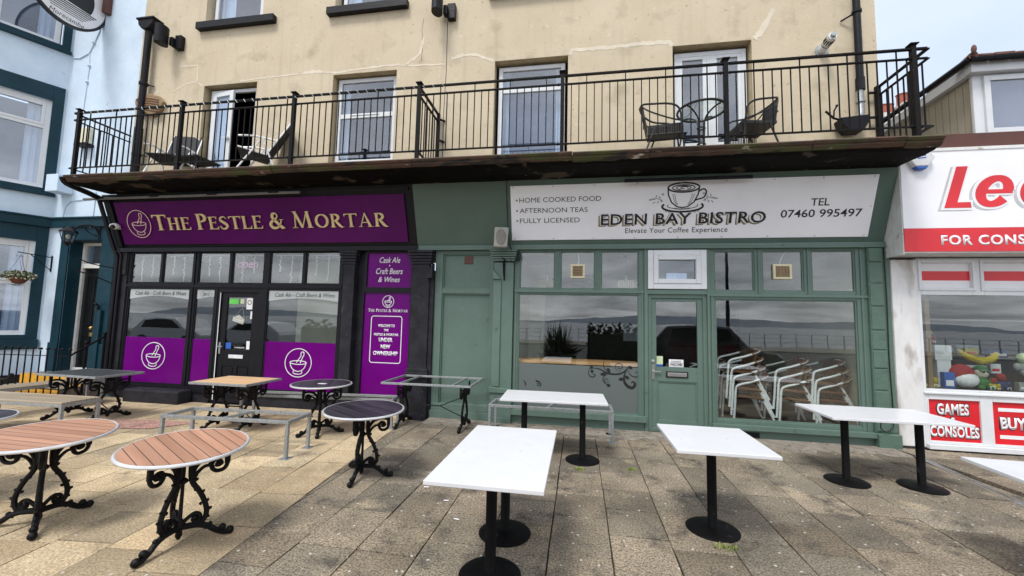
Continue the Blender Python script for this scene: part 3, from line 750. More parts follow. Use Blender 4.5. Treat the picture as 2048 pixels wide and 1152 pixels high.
# open balcony doorway on the left: fixed light, door leaf standing ajar, black inside
b = MB(FAC); rim(b, -7.76, -6.62, 4.5, 6.45, .07, -.18, -.13)
wf = b.build('window_frame', 'upvc', bld, bev=.005)
MTL = frame((-7.68, .12, 0), (.93, -.37 * 0 - .12, 0), (0, 0, 1))
b = MB(MTL); rim(b, 0, .56, 4.57, 6.38, .10, -.03, .02); leaf = b.build('balcony_door', 'upvc', bld, bev=.005)
b = MB(MTL); b.box(.10, .46, 4.67, 6.28, -.01, .0); b.build('pane', 'glass_blue', leaf)
b = MB(MTL); b.box(.47, .55, 5.32, 5.36, .02, .06); b.box(.36, .54, 5.345, 5.36, .05, .065); b.build('handle', 'plastic_white', leaf)
b = MB(MTL); b.box(.1, .46, 4.67, 6.28, -.05, -.04); b.build('curtain', 'curtain', leaf)
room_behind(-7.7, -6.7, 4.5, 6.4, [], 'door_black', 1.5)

# ---------------------------------------------------------------- downpipes, lights, flue on the render
t = thing('downpipe', 'long black downpipe with square hopper head at the left end of the cream wall', 'drainpipe', (-9.25, -.12, 4.3), 'black rainwater pipes')
b = MB(FAC)
b.prism([(-9.38, 7.98), (-9.0, 7.98), (-9.02, 7.86), (-9.12, 7.77), (-9.28, 7.77), (-9.36, 7.86)], .03, .22); b.box(-9.41, -8.97, 7.97, 8.01, .01, .24); b.build('hopper', 'black', t, bev=.006)
b = MB(); b.tube([(-9.20, -.12, 7.80), (-9.20, -.12, 4.9)], .062, 12); b.tube([(-9.20, -.12, 5.6), (-9.20, -.12, 4.3)], .075, 12); b.build('pipe', 'black', t, smooth=True)
for z in (6.55, 5.0):
    b = MB(); b.tube([(-9.20, -.12, z), (-9.20, -.12, z + .05)], .082, 12); b.tube([(-9.20, -.12, z + .02), (-9.05, -.02, z + .02)], .014, 6); b.build('pipe_clip', 'black', t)
b = MB(FAC); b.box(-9.40, -9.02, 4.25, 4.46, .03, .3); b.build('shoe', 'black', t, bev=.01)
t = thing('downpipe', 'black downpipe above a small hopper at the right end of the cream wall', 'drainpipe', (4.3, -.12, 4.3), 'black rainwater pipes')
b = MB(); b.tube([(4.29, -.13, 10.2), (4.29, -.13, 5.55)], .05, 12); b.build('pipe', 'black', t, smooth=True)
b = MB(); b.tube([(4.29, -.13, 5.62), (4.29, -.13, 5.42)], .062, 12); b.tube([(4.29, -.13, 6.7), (4.29, -.13, 6.74)], .066, 12); b.tube([(4.29, -.13, 6.72), (4.12, -.02, 6.66)], .014, 6); b.build('pipe_clip', 'black', t)
b = MB(); b.tube([(4.28, -.13, 5.42), (4.28, -.13, 5.05), (4.24, -.15, 4.98)], .045, 12); b.tube([(4.28, -.13, 5.22), (4.28, -.13, 5.25)], .06, 12); b.build('lower_pipe', 'galv', t, smooth=True)
b = MB(FAC); b.prism([(3.94, 4.95), (4.34, 4.98), (4.32, 4.86), (4.25, 4.74), (4.05, 4.74), (3.97, 4.84)], .04, .24); b.build('hopper', 'black', t, bev=.008)
b = MB(); b.tube([(3.97, -.2, 4.92), (3.86, -.2, 4.96), (3.75, -.2, 5.08)], .016, 6); b.tube([(3.86, -.2, 4.96), (3.87, -.2, 5.08), (3.91, -.2, 5.15)], .012, 6); b.ball((3.91, -.2, 5.16), .02, 6); b.build('bracket_arm', 'iron', t)
def wall_light(x, z, lab):
    t = thing('wall_light', lab, 'light', (x, 0, z), 'black half-round wall lights')
    b = MB(FAC); b.box(x + .12, x + .27, z - .26, z + .04, .0, .10); b.box(x + .06, x + .14, z - .22, z - .04, .06, .17); b.build('wall_bracket', 'black', t, bev=.008)
    b = MB(FAC)
    P = [(x + .10 * math.cos(R(a)), .26 + .13 * math.sin(R(a))) for a in range(0, 360, 20)]
    A = [b.v((p[0] - .02, z - .25, p[1])) for p in P]; B = [b.v((p[0] - .02, z + .13, p[1])) for p in P]
    b.bm.faces.new(A); b.bm.faces.new(B[::-1])
    for k in range(len(P)): b.bm.faces.new((A[k], B[k], B[(k + 1) % len(P)], A[(k + 1) % len(P)]))
    b.build('lamp_body', 'black', t, smooth=True)
wall_light(-8.66, 7.58, 'black half-round wall light beside the hopper head on the cream wall')
wall_light(-2.62, 7.62, 'black half-round wall light above the long vertical crack at the top of the cream wall')
t = thing('boiler_flue', 'short white boiler flue poking out of the cream wall beside the right-hand downpipe', 'flue', (3.84, 0, 6.22))
b = MB(); b.tube([(3.84, 0, 6.20), (3.84, -.30, 6.24)], .062, 14); b.build('flue_pipe', 'plastic_white', t, smooth=True)
b = MB(); b.tube([(3.84, -.12, 6.216), (3.84, -.13, 6.217)], .066, 14)
for a in range(0, 360, 30): b.box(3.84 + .06 * math.cos(R(a)) - .008, 3.84 + .06 * math.cos(R(a)) + .008, -.25, -.16, 6.228 + .06 * math.sin(R(a)) - .008, 6.228 + .06 * math.sin(R(a)) + .008)
b.build('vent_slots', 'ink', t); b = MB(); b.tube([(3.84, -.302, 6.24), (3.84, -.34, 6.246)], .038, 12); b.build('nozzle', 'galv', t)
b = MB(); b.tube([(3.84, -.001, 6.2), (3.84, -.012, 6.2)], .10, 16); b.build('wall_plate', 'galv', t)
# string vest of netting/driftwood piece hanging on the pipe
t = thing('wall_ornament', 'weathered brown fish-shaped wall ornament behind the downpipe above the balcony', 'ornament', (-9.05, -.1, 6.1))
b = MB(FAC); b.prism([(-9.42, 6.22), (-9.32, 6.34), (-9.05, 6.36), (-8.82, 6.30), (-8.68, 6.16), (-8.80, 5.96), (-8.95, 5.86), (-9.15, 5.96), (-9.36, 6.02)], .02, .10); b.build('body', 'card', t, bev=.02)
b = MB(FAC)
for k in range(6): b.strip([(p[0], p[1]) for p in smoothpath([(-9.38 + k * .03, 6.25 - k * .03, 0), (-9.1, 6.26 - k * .05, 0), (-8.8 + .01 * k, 6.2 - k * .05, 0)], 4)], .016, .1, .112)
b.build('grain', 'brown_slat', t)

# ---------------------------------------------------------------- balcony
bal = thing('balcony', 'long balcony with black metal railing over a mossy moulded stone edge', 'balcony', (-2.5, -.55, 4.2))
X0, X1, YF = -9.52, 4.56, -1.0
rn = random.Random(6)
x = X0 + .10; prof = [(-1.0, 4.225), (-1.125, 4.225), (-1.14, 4.205), (-1.12, 4.175), (-1.095, 4.165), (-1.095, 4.145), (-1.06, 4.11), (-1.0, 4.10)]
while x < X1 + .03:
    L = rn.choice((1.1, 1.6, 2.1, 2.5)); x2 = min(x + L, X1 + .04); dz = rn.uniform(-.008, .008); dyy = rn.uniform(-.008, .008)
    b = MB(); A = [b.v((x + .003, p[0] + dyy, p[1] + dz)) for p in prof]; B = [b.v((x2 - .003, p[0] + dyy, p[1] + dz)) for p in prof]
    b.bm.faces.new(A); b.bm.faces.new(B[::-1])
    for k in range(len(prof)): b.bm.faces.new((A[k], B[k], B[(k + 1) % len(prof)], A[(k + 1) % len(prof)]))
    b.build('stone_edge', 'deck_edge', bal, bev=.004); x = x2
b = MB(); b.box(X0 + .11, X1 + .03, -.998, -.001, 4.13, 4.22); b.build('deck', 'concrete', bal)
b = MB()   # coved underside, from the moulding back to the fascia
S = [(-1.05, 4.108), (-.98, 4.085), (-.80, 4.08), (-.62, 4.085), (-.36, 4.09), (-.36, 4.128), (-1.0, 4.128)]
n = 60; prev = None
for i in range(n + 1):
    xx = X0 + .12 + (X1 + .02 - X0 - .12) * i / n; row = [b.v((xx, p[0], p[1] + rn.uniform(-.008, .008))) for p in S]
    if prev:
        for k in range(len(S)): b.bm.faces.new((prev[k], row[k], row[(k + 1) % len(S)], prev[(k + 1) % len(S)]))
    else: b.bm.faces.new(row)
    prev = row
b.bm.faces.new(prev[::-1]); b.build('soffit', 'soffit', bal)
b = MB(); b.tube(smoothpath([(X0 + .04, -1.10, 4.20), (X0 + .03, -1.02, 4.10), (X0 + .06, -.7, 4.02), (X0 - .0, -.4, 3.97)], 4), .05, 8); b.build('end_bracket', 'black', bal, smooth=True)
posts = [-9.40, -7.11, -4.85, -2.59, -.28, 2.04, 4.38]
for i, px in enumerate(posts):
    b = MB(); b.box(px - .028, px + .028, YF - .028, YF + .028, 4.225, 5.53); b.box(px - .05, px + .05, YF - .05, YF + .05, 5.53, 5.545); b.build('post', 'rail', bal)
BAL = []
def rails(xa, ya, xb, yb, nb_, tall=5, off=0):
    b = MB(); b.bar((xa, ya, 5.475), (xb, yb, 5.475), .045, .022); b.bar((xa, ya, 5.34), (xb, yb, 5.34), .036, .016); b.bar((xa, ya, 4.40), (xb, yb, 4.40), .036, .016); b.build('rail', 'rail', bal)
    for k in range(1, nb_):
        f = k / nb_; x_, y_ = xa + (xb - xa) * f, ya + (yb - ya) * f
        top = 5.47 if (k + off) % tall == 0 else 5.335
        BAL.append((x_, y_, top))
edges = [X0] + posts[1:-1] + [X1]
for i, (a, c) in enumerate(zip(edges, edges[1:])): rails(a + .02, YF, c - .02, YF, round((c - a) / .118), 5, 2)
rails(X0, YF - .0, X0 + .02, -.04, 9); rails(X1, YF, X1 - .0, -.04, 9)
rails(-2.59, YF + .03, -2.59, -.06, 8)
BAL.sort(key=lambda q: abs(q[0]) + abs(q[1] + 1) * 40)
for q in BAL[:100]: b = MB(); b.box(q[0] - .0068, q[0] + .0068, q[1] - .0068, q[1] + .0068, 4.40, q[2]); b.build('baluster', 'rail', bal)
b = MB()
for q in BAL[100:]: b.box(q[0] - .0075, q[0] + .0075, q[1] - .0075, q[1] + .0075, 4.40, q[2])
b.build('balusters', 'rail', bal)['kind'] = 'stuff'
b = MB(); b.box(-2.615, -2.565, -.12, -.06, 4.22, 5.5); b.box(X1 - .03, X1 + .03, -.1, -.04, 4.22, 5.5); b.build('wall_post', 'rail', bal)
b = MB()
for px in posts:
    for z in (5.475, 5.34, 4.40):
        for s in (-1, 1): b.ball((px + s * .06, YF, z), .022, 6)
for z in (5.4, 5.0): b.bar((-2.59, -.1, z), (-2.50, 0, z), .03, .03); b.bar((X1 - .13, -.07, z), (X1 - .03, -.07, z), .03, .03)
b.build('collar', 'rail', bal)
b = MB(); rn = random.Random(2)   # wire clips left along the top rail
for k in range(44):
    x_ = -9.3 + k * .165; b.tube([(x_, YF - .02, 5.49), (x_ + .03, YF - .03, 5.45), (x_ + .05, YF - .025, 5.43)], .004, 4)
b.build('wire_clips', 'galv', bal)

# ================================================================ fascias (leaning out) above the shops
def fas_body(x0, x1, m, name, par, s0=0., s1=1.10, back=True):
    b = MB(); y1, z1 = -.37 * s1 / 1.094, 3.05 + 1.03 * s1 / 1.094
    P = [(0.0, 3.05), (y1, z1), (-.0, z1)]
    A = [b.v((x0, *p)) for p in P]; B = [b.v((x1, *p)) for p in P]
    b.bm.faces.new(A); b.bm.faces.new(B[::-1])
    for k in range(3): b.bm.faces.new((A[k], B[k], B[(k + 1) % 3], A[(k + 1) % 3]))
    return b.build(name, m, par)
pub = thing('pub_shopfront', 'black painted pub shopfront with purple window panels under a purple sign', 'shopfront', (-6.3, 0, .1))
bis = thing('bistro_shopfront', 'sage green bistro shopfront with large windows, white fanlight and green door', 'shopfront', (1.0, 0, 0))
fas_body(-9.62, -2.93, 'black', 'fascia', pub); fas_body(-2.927, 4.58, 'green_dark', 'fascia', bis)
b = MB(FAC); b.box(-9.62, -2.90, 2.985, 3.049, 0, .055); b.box(-9.62, -2.90, 2.965, 2.985, 0, .075); b.build('cornice', 'black', pub)
b = MB(FAC); b.box(-2.897, 4.58, 2.985, 3.049, 0, .045); b.box(-2.897, 4.58, 2.965, 2.985, 0, .065); b.build('cornice', 'green', bis)
b = MB(FAS); b.box(-9.50, -9.40, .03, 1.07, 0, .05); b.box(-9.40, -3.0, 1.0, 1.06, .0, .03); b.build('fascia_trim', 'black', pub)
# console at far left end with pipes
b = MB(); b.tube([(-9.72, -.33, 4.0), (-9.62, -.07, 3.08), (-9.50, -.06, 2.85), (-9.50, -.06, 1.4), (-9.50, -.06, .1)], .04, 10)
b.tube([(-9.60, -.30, 3.95), (-9.55, -.05, 3.10), (-9.42, -.05, 2.9), (-9.42, -.05, .4)], .024, 8); b.build('pipework', 'black', pub, smooth=True)
b = MB(FAC); b.box(-9.55, -9.28, .06, 2.965, -.2, .01); b.box(-9.50, -9.30, 2.5, 2.96, .01, .03); b.build('pilaster', 'black_matt', pub)

# ---- purple sign
sgn = thing('pub_sign', 'long purple pub sign with raised gold lettering and round mortar emblem', 'sign', (-6.2, -.2, 3.5))
b = MB(FAS); b.box(-9.34, -3.09, .085, .945, .002, .035); b.build('board', 'purple_sign', sgn, bev=.004)
FL = FAS @ Matrix.Translation((0, 0, .035))
roman(['THE', 'PESTLE', '&', 'MORTAR'], FL, -8.47, -3.44, .375, .305, .80, 'gold', sgn, d0=.014, depth=.02)
mortar_logo(FL, -8.83, .505, .275, .275, .013, 'pinkgold', sgn, d=.015)
b = MB(FAS); b.prism([(-8.83 + .282 * math.cos(R(a)), .505 + .282 * math.sin(R(a))) for a in range(0, 360, 9)], .036, .049); b.build('emblem_disc', 'purple_sign', sgn)
for nm, x0, x1, par_lab, s_, st_m in (('strip_light', -9.85, -5.02, 'long thin strip light mounted above the purple pub sign', 1.03, 'black'), ('strip_light', .69, 2.56, 'black trough light fixed over the top edge of the white bistro sign', 1.035, 'black')):
    t = thing(nm, par_lab, 'light', ((x0 + x1) / 2, -.5, 4.0), None)
    b = MB(FAS); b.tube([(x0, s_, .16), (x1, s_, .16)], .027, 8); b.build('tube', 'black' if x0 > 0 else 'led_strip', t, smooth=True)
    b = MB(FAS); k = x0 + .4
    while k < x1: b.box(k - .02, k + .02, s_ - .01, s_ + .01, .0, .15); b.box(k - .1, k + .1, s_ + .0, s_ + .03, .10, .19); k += (x1 - x0 - .8) / 2 if x1 - x0 < 3 else 1.3
    b.build('bracket', 'black', t)

# ---- pub glazing
def fr(b, holes, u0, u1, v0, v1, d0, d1): cells(b, u0, u1, v0, v1, holes, d0, d1)
TL = [(-9.22, -8.49), (-8.44, -7.71), (-7.59, -6.86), (-6.81, -6.09), (-5.97, -5.24), (-5.19, -4.46)]
LOW = [(-9.23, -7.74, .30, 2.23), (-7.61, -7.15, .30, 2.23), (-5.98, -4.45, .30, 2.23), (-7.09, -6.10, .0, 2.23)]
b = MB(FAC); fr(b, [(a, c, 2.33, 2.96) for a, c in TL] + LOW, -9.28, -4.40, .06, 2.965, -.07, -.01)
b.box(-9.28, -4.4, 2.255, 2.30, -.009, .012); b.box(-9.24, -7.1, .19, .29, -.009, .03); b.box(-6.08, -4.42, .19, .29, -.009, .03)
b.box(-7.69, -7.66, .3, 2.25, -.009, .006); b.box(-7.66, -7.65, 2.3, 2.96, -.009, .006)
b.build('window_surround', 'black', pub)
for a, c in TL: b = MB(FAC); rim(b, a, c, 2.33, 2.96, .022, -.05, -.02); b.build('glazing_bead', 'black', pub)
for a, c, e_, f in LOW[:3]: b = MB(FAC); rim(b, a, c, e_, f, .025, -.05, -.02); b.build('glazing_bead', 'black', pub)
for a, c in TL:
    b = MB(FAC); b.box(a + .022, c - .022, 2.352, 2.938, -.04, -.034); b.build('window_pane', 'glass_dark', pub)
for i, (a, c, e_, f) in enumerate(LOW[:3]):
    b = MB(FAC); b.box(a + .025, c - .025, 1.225, f - .025, -.04, -.034); pn = b.build('window_pane', 'glass_dark', pub)
    b = MB(FAC); b.box(a + .025, c - .025, e_ + .025, 1.225, -.04, -.030); pp = b.build('window_panel', 'purple', pub)
    # frosted band with a curved lower edge
    w = c - a; z0 = 2.19; b = MB(FAC); n = 16
    dep = .19 if i != 1 else .17
    P = [(a + .026 + (w - .052) * k / n, z0 - dep + (.07 * math.sin(math.pi * k / n) if i == 0 else .05 * k / n if i == 1 else .06 * math.sin(math.pi * k / n))) for k in range(n + 1)]
    b.prism(P + [(c - .026, z0 + .013), (a + .026, z0 + .013)], -.0335, -.0325); b.build('frosted_band', 'frost_band', pn)
    if i != 1:
        text('Cask Ale - Craft Beers & Wines', FAC @ Matrix.Translation((0, 0, -.032)), a + .16, c - .10, 2.085, 2.165, 'ink', pn, shear=.3, off=-.01)
        mortar_logo(FAC, (-8.49, -5.23)[i == 2], .855 if i == 0 else .84, .275, .265, .013, 'white', pp, d=-.029)
    else:
        b = MB(FAC); b.strip(arc(-7.37, 2.115, .13, .07, 0, 360, 24), .005, -.032, -.031); b.build('oval_line', 'ink', pn); text('2013', FAC @ Matrix.Translation((0, 0, -.032)), -7.45, -7.30, 2.085, 2.145, 'ink', pn)
# plinth and block
b = MB(FAC); b.box(-9.28, -7.10, .0, .189, -.2, .0); b.box(-6.10, -4.46, -.02, .189, -.2, .0); b.box(-7.10, -6.10, -.05, -.0, -.2, .0); b.build('plinth', 'black_matt', pub, bev=.008)
b = MB(); b.box(-8.72, -7.46, -.30, -.005, -.02, .24); b.build('stone_block', 'black_matt', pub, bev=.03)
# door
b = MB(FAC); rim(b, -7.09, -6.10, .02, 2.23, .075, -.09, -.02); b.build('door_frame', 'black', pub, bev=.004)
dr = None
b = MB(FAC); cells(b, -7.01, -6.18, .06, 2.15, [(-6.88, -6.18 - .13, 1.03, 2.06), (-6.9, -6.64, .30, .72), (-6.56, -6.3, .30, .72)], -.085, -.045); b.box(-6.9, -6.64, .30, .72, -.085, -.06); b.box(-6.56, -6.3, .30, .72, -.085, -.06)
b.box(-6.87, -6.67, .33, .69, -.06, -.050); b.box(-6.53, -6.33, .33, .69, -.06, -.050)
dr = b.build('door', 'black', pub, bev=.003)
b = MB(FAC); b.box(-6.88, -6.31, 1.03, 2.06, -.07, -.062); b.build('pane', 'glass_dark', dr)
b = MB(FAC); b.box(-6.76, -6.44, .87, .94, -.044, -.034); b.build('letterbox', 'plastic_white', dr, bev=.004)
b = MB(FAC); b.box(-6.99, -6.95, .95, 1.17, -.044, -.03); b.box(-7.02, -6.90, 1.08, 1.10, -.03, -.012); b.build('handle', 'steel', dr)
b = MB(FAC); b.box(-7.035, -7.018, .06, 2.15, -.088, -.018); b.build('weather_strip', 'plastic_white', dr)
def sticker(u0, u1, v0, v1, m, d, par, name='sticker'):
    b = MB(FAC); b.box(u0, u1, v0, v1, d, d + .002); return b.build(name, m, par)
sticker(-6.85, -6.64, 1.93, 2.03, 'green_sticker', -.061, dr); sticker(-6.60, -6.52, 1.94, 2.03, 'lime', -.061, dr)
s = sticker(-6.46, -6.33, 1.83, 2.05, 'white', -.061, dr); b = MB(FAC); b.strip(arc(-6.395, 1.965, .04, .04, 0, 360, 16), .018, -.059, -.057); b.build('emblem', 'olive', s)
sticker(-6.36, -6.32, 1.64, 1.79, 'white', -.061, dr); sticker(-6.86, -6.74, 1.05, 1.17, 'blue_sticker', -.061, dr)
s = sticker(-6.68, -6.42, 1.045, 1.11, 'ink', -.061, dr); text('no smoking inside', FAC @ Matrix.Translation((0, 0, -.059)), -6.66, -6.44, 1.06, 1.095, 'white', s)
sticker(-6.40, -6.33, 1.05, 1.21, 'white', -.061, dr)
MR = FAC @ Matrix.Translation((-6.62, 1.62, -.06)) @ Matrix.Rotation(R(-12), 4, 'Z')
b = MB(MR); b.prism([(-.13, -.05), (.12, -.07), (.13, .03), (.05, .07), (-.02, .10), (-.08, .05), (-.14, .03)], -.01, -.004); s = b.build('closed_sign', 'room_wall', dr)
text('CLOSED', MR, -.11, .11, -.05, .01, 'white', s, off=.02); text('sorry', MR, -.07, .05, .03, .06, 'white', s)
b = MB(MR); b.tube([(-.1, .05, -.007), (.02, .25, -.007), (.12, .03, -.007)], .002, 4); b.build('string', 'white', s)
# pilasters right of the pub windows, purple side panel
def pilaster(u0, u1, z1, m, par, base=True, cap=.25, d=.05, top=2.964):
    b = MB(FAC); b.box(u0, u1, -.06, z1, -.2, d); b.build('pilaster', m, par, bev=.01)
    b = MB(FAC)
    for k in range(5): b.box(u0 - .02 - .012 * k, u1 + .02 + .012 * k, top - cap + k * cap / 5, top - cap + (k + 1) * cap / 5 - .012, -.05, d + .02 + .014 * k)
    b.build('capital', m, par)
    if base: b = MB(FAC); b.box(u0 - .04, u1 + .04, -.06, .78, -.1, d + .035); b.box(u0 - .03, u1 + .03, .781, .84, -.1, d + .02); b.build('pilaster_base', m, par, bev=.008)
pilaster(-4.36, -4.13, 2.72, 'black_matt', pub, False); pilaster(-3.0, -2.66, 2.71, 'black_matt', pub)
b = MB(FAC); b.box(-4.13, -3.97, -.05, 2.964, -.25, -.10); b.box(-2.66, -2.585, -.05, 2.60, -.2, .02); b.prism([(-2.70, 2.45), (-2.585, 2.45), (-2.585, 2.72)], .0, .13)
b.build('side_return', 'black_matt', pub)
b = MB(FAC); fr(b, [(-3.92, -3.04, 2.285, 2.93), (-3.95, -3.04, .33, 2.185)], -3.97, -3.0, .1, 2.964, -.10, -.02); b.box(-3.97, -3.0, -.05, .1, -.1, -.03); b.build('panel_surround', 'black', pub)
b = MB(FAC); b.box(-3.92, -3.04, 2.285, 2.93, -.06, -.05); p1 = b.build('purple_panel', 'purple', pub)
b = MB(FAC); b.box(-3.95, -3.04, .33, 2.185, -.06, -.05); p2 = b.build('purple_panel', 'purple', pub)
FP = FAC @ Matrix.Translation((0, 0, -.05))
text('Cask Ale', FP, -3.69, -3.28, 2.745, 2.855, 'white', p1, shear=.28, off=.008); text('Craft Beers', FP, -3.75, -3.22, 2.535, 2.645, 'white', p1, shear=.28, off=.008); text('& Wines', FP, -3.70, -3.27, 2.385, 2.485, 'white', p1, shear=.28, off=.008)
b = MB(FP); b.prism(arc(-3.485, 2.695, .012, .012, 0, 345, 12), 0, .003); b.build('dot', 'white', p1)
mortar_logo(FP, -3.48, 2.025, .11, .11, .009, 'white', p2, d=.001)
roman(['THE', 'PESTLE', '&', 'MORTAR'], FP, -3.87, -3.09, 1.835, .055, .82, 'white', p2, d0=.001, depth=.003)
b = MB(FP); c_ = []
for cx, cy, a0 in ((-3.24, 1.71, 90), (-3.24, .95, 0), (-3.75, .95, -90), (-3.75, 1.71, -180)): c_ += arc(cx, cy, .045, .045, a0, a0 - 90, 5)
b.strip(c_, .013, .001, .003, True); b.build('border', 'white', p2)
for s_, x0, x1, y0, y1 in (('WELCOME TO', -3.66, -3.33, 1.555, 1.605), ('THE', -3.54, -3.45, 1.475, 1.52), ('PESTLE & MORTAR', -3.73, -3.25, 1.395, 1.44), ('UNDER', -3.63, -3.36, 1.285, 1.36), ('NEW', -3.585, -3.40, 1.16, 1.235), ('OWNERSHIP', -3.73, -3.25, 1.04, 1.115)):
    text(s_, FP, x0, x1, y0, y1, 'white', p2, off=.035)

# pub interior seen through the glass
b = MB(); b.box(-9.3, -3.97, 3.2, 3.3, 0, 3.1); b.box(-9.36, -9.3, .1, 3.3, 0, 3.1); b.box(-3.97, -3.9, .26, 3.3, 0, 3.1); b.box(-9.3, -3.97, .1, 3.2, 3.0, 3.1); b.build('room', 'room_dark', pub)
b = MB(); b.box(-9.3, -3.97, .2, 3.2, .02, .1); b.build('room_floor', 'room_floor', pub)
b = MB(); b.box(-5.95, -4.75, .85, .9, .3, 2.9); b.build('partition', 'room_wall', pub)
rn = random.Random(13)
t = thing('string_lights', 'white icicle string lights hanging inside the top windows of the pub', 'string lights', (-6.8, .12, 2.95))
for a, c in TL:
    b = MB(); b.tube([(a + .03, .12, 2.90), ((a + c) / 2, .12, 2.915), (c - .03, .12, 2.90)], .005, 4)
    for f in (.2, .55, .9):
        x_ = a + (c - a) * f; z = 2.9; P = [(x_, .12, z)]; end = rn.uniform(2.33, 2.6)
        while z > end: z -= .035; P.append((x_ + rn.uniform(-.016, .016), .12, z))
        b.tube(P, .0055, 4)
        for q in P[1::1]: b.box(q[0] + rn.choice((-.025, .008)), q[0] + .016, .116, .124, q[2], q[2] + .012)
    b.build('light_strand', 'led', t)
t = thing('open_sign', 'pink script sign reading open hanging inside a top window of the pub', 'sign', (-6.5, .1, 2.7))
text('open', frame((0, .10, 0), (1, 0, 0), (0, 0, 1)), -6.76, -6.30, 2.60, 2.77, 'neon', t, name='neon_tube', depth=.012, shear=.25)
b = MB(); b.tube([(-6.70, .10, 2.74), (-6.53, .10, 2.93), (-6.36, .10, 2.75)], .003, 4); b.build('string', 'led', t)

# ---- wall alarm / camera / speaker / bracket
t = thing('security_camera', 'small white dome security camera at the left end of the pub fascia', 'camera', (-9.36, -.22, 3.46))
b = MB(); b.ball((-9.36, -.26, 3.46), .085, 12, (1.1, 1, .75)); b.build('housing', 'plastic_white', t, smooth=True)
b = MB(); b.ball((-9.33, -.32, 3.44), .045, 10); b.build('lens', 'ink', t, smooth=True); b = MB(); b.tube([(-9.36, -.17, 3.46), (-9.36, -.25, 3.46)], .05, 10); b.build('mount', 'plastic_white', t)
t = thing('loudspeaker', 'pale grey loudspeaker fixed to the green fascia beside the bistro sign', 'speaker', (-1.33, -.25, 3.14))
MS = frame((-1.33, -.22, 3.12), (.97, .22, 0), (0, -.0, 1))
b = MB(MS); b.prism([(-.13, -.17), (.10, -.17), (.12, .17), (-.12, .17)], .0, .17); b.build('cabinet', 'grey_plastic', t, bev=.02)
b = MB(MS); b.prism(arc(-.01, .0, .085, .13, 0, 350, 24), .17, .185); b.build('grille', 'grille', t, bev=.008)
t = thing('hanging_bracket', 'black scrolled wall bracket on the green pilaster below the loudspeaker', 'bracket', (-1.28, -.1, 2.6))
b = MB(); b.tube([(-1.29, -.07, 2.80), (-1.29, -.07, 2.42)], .012, 6); b.tube([(-1.29, -.07, 2.78), (-1.27, -.36, 2.77)], .010, 6); b.tube(smoothpath([(-1.29, -.07, 2.45), (-1.28, -.2, 2.56), (-1.27, -.30, 2.72)], 4), .009, 6); b.build('arm', 'rail', t)
t = thing('cable_box', 'small black junction box with looping cable beside the top of the bistro window', 'junction box', (-1.06, -.08, 2.85))
b = MB(FAC); b.box(-1.10, -1.03, 2.77, 2.93, .03, .09); b.build('box', 'black', t, bev=.01)
b = MB(); b.tube(smoothpath([(-1.24, -.26, 3.1), (-1.16, -.1, 2.92), (-1.18, -.07, 2.78), (-1.10, -.07, 2.72), (-1.02, -.07, 2.78), (-1.02, -.06, 2.9)], 5), .006, 5)
b.tube(smoothpath([(-1.2, -.42, 4.15), (-1.235, -.35, 4.0), (-1.225, -.1, 3.2), (-1.15, -.08, 2.92)], 5), .007, 5); b.build('cable', 'ink', t)

# ================================================================ bistro frontage
b = MB(FAC); b.box(-2.583, -2.50, -.06, 2.964, -.2, -.03); rim(b, -2.50, -1.50, .13, 2.964, .055, -.10, -.03); b.box(-2.445, -1.555, 2.19, 2.28, -.10, -.035)
b.box(-2.583, -1.48, -.06, .13, -.2, .02); b.box(-2.56, -1.50, .131, .25, -.15, .0)
rim(b, -2.445, -1.555, 2.281, 2.909, .02, -.10, -.055); rim(b, -2.445, -1.555, .186, 2.189, .02, -.10, -.055); b.build('panelled_bay', 'green', bis, bev=.004)
b = MB(FAC); b.box(-2.43, -1.57, .2, 2.9, -.13, -.09); b.build('flush_panel', 'green', bis)
b = MB(FAC); b.box(-2.06, -1.90, 2.73, 2.87, -.09, -.075); vt = b.build('air_vent', 'brown', bis, bev=.004)
pilaster(-1.48, -1.13, 2.74, 'green', bis, False, .2, .045)
b = MB(FAC); b.box(-1.50, -1.12, -.06, .10, -.1, .11); b.box(-1.49, -1.12, .101, .50, -.1, .085); b.prism([(-1.50, .5), (-1.12, .5), (-1.12, .56), (-1.50, .60)], -.02, .11); b.prism([(-1.48, 2.60), (-1.34, 2.44), (-1.48, 2.44)], .0, .12)
b.box(-1.48, -1.34, .60, 2.44, .046, .075); b.build('pilaster_base', 'green', bis, bev=.006)
BT = [(-1.03, -.42), (-.32, .26), (.36, .98)]; BT2 = [(2.15, 2.76), (2.87, 3.47), (3.58, 4.19)]
b = MB(FAC); fr(b, [(a, c, 2.29, 2.94) for a, c in BT] + [(-1.04, .98, .24, 2.20)], -1.12, 1.06, .24, 2.964, -.09, -.01)
b.box(-1.12, 1.06, 2.225, 2.262, -.009, .014); b.box(-1.10, -1.07, .24, 2.225, -.009, .008); b.box(1.02, 1.045, .24, 2.225, -.009, .008)
for k in (-.37, .31): b.box(k - .012, k + .012, 2.263, 2.964, -.009, .008)
b.box(-1.14, 1.08, .145, .239, -.1, .07); b.box(-1.12, 1.06, -.07, .144, -.2, .0)
b.build('window_surround', 'green', bis, bev=.003)
b = MB(FAC); fr(b, [(a, c, 2.28, 2.93) for a, c in BT2] + [(2.16, 4.19, .255, 2.15)], 2.07, 4.33, .20, 2.964, -.09, -.01)
b.box(2.07, 4.33, 2.19, 2.228, -.009, .014); b.box(2.095, 2.12, .2, 2.19, -.009, .008); b.box(4.245, 4.27, .2, 2.964, -.009, .008)
for k in (2.815, 3.525): b.box(k - .012, k + .012, 2.229, 2.964, -.009, .008)
b.box(2.07, 4.38, .125, .199, -.1, .07); b.box(2.07, 4.34, -.08, .124, -.2, .0); b.build('window_surround', 'green', bis, bev=.003)
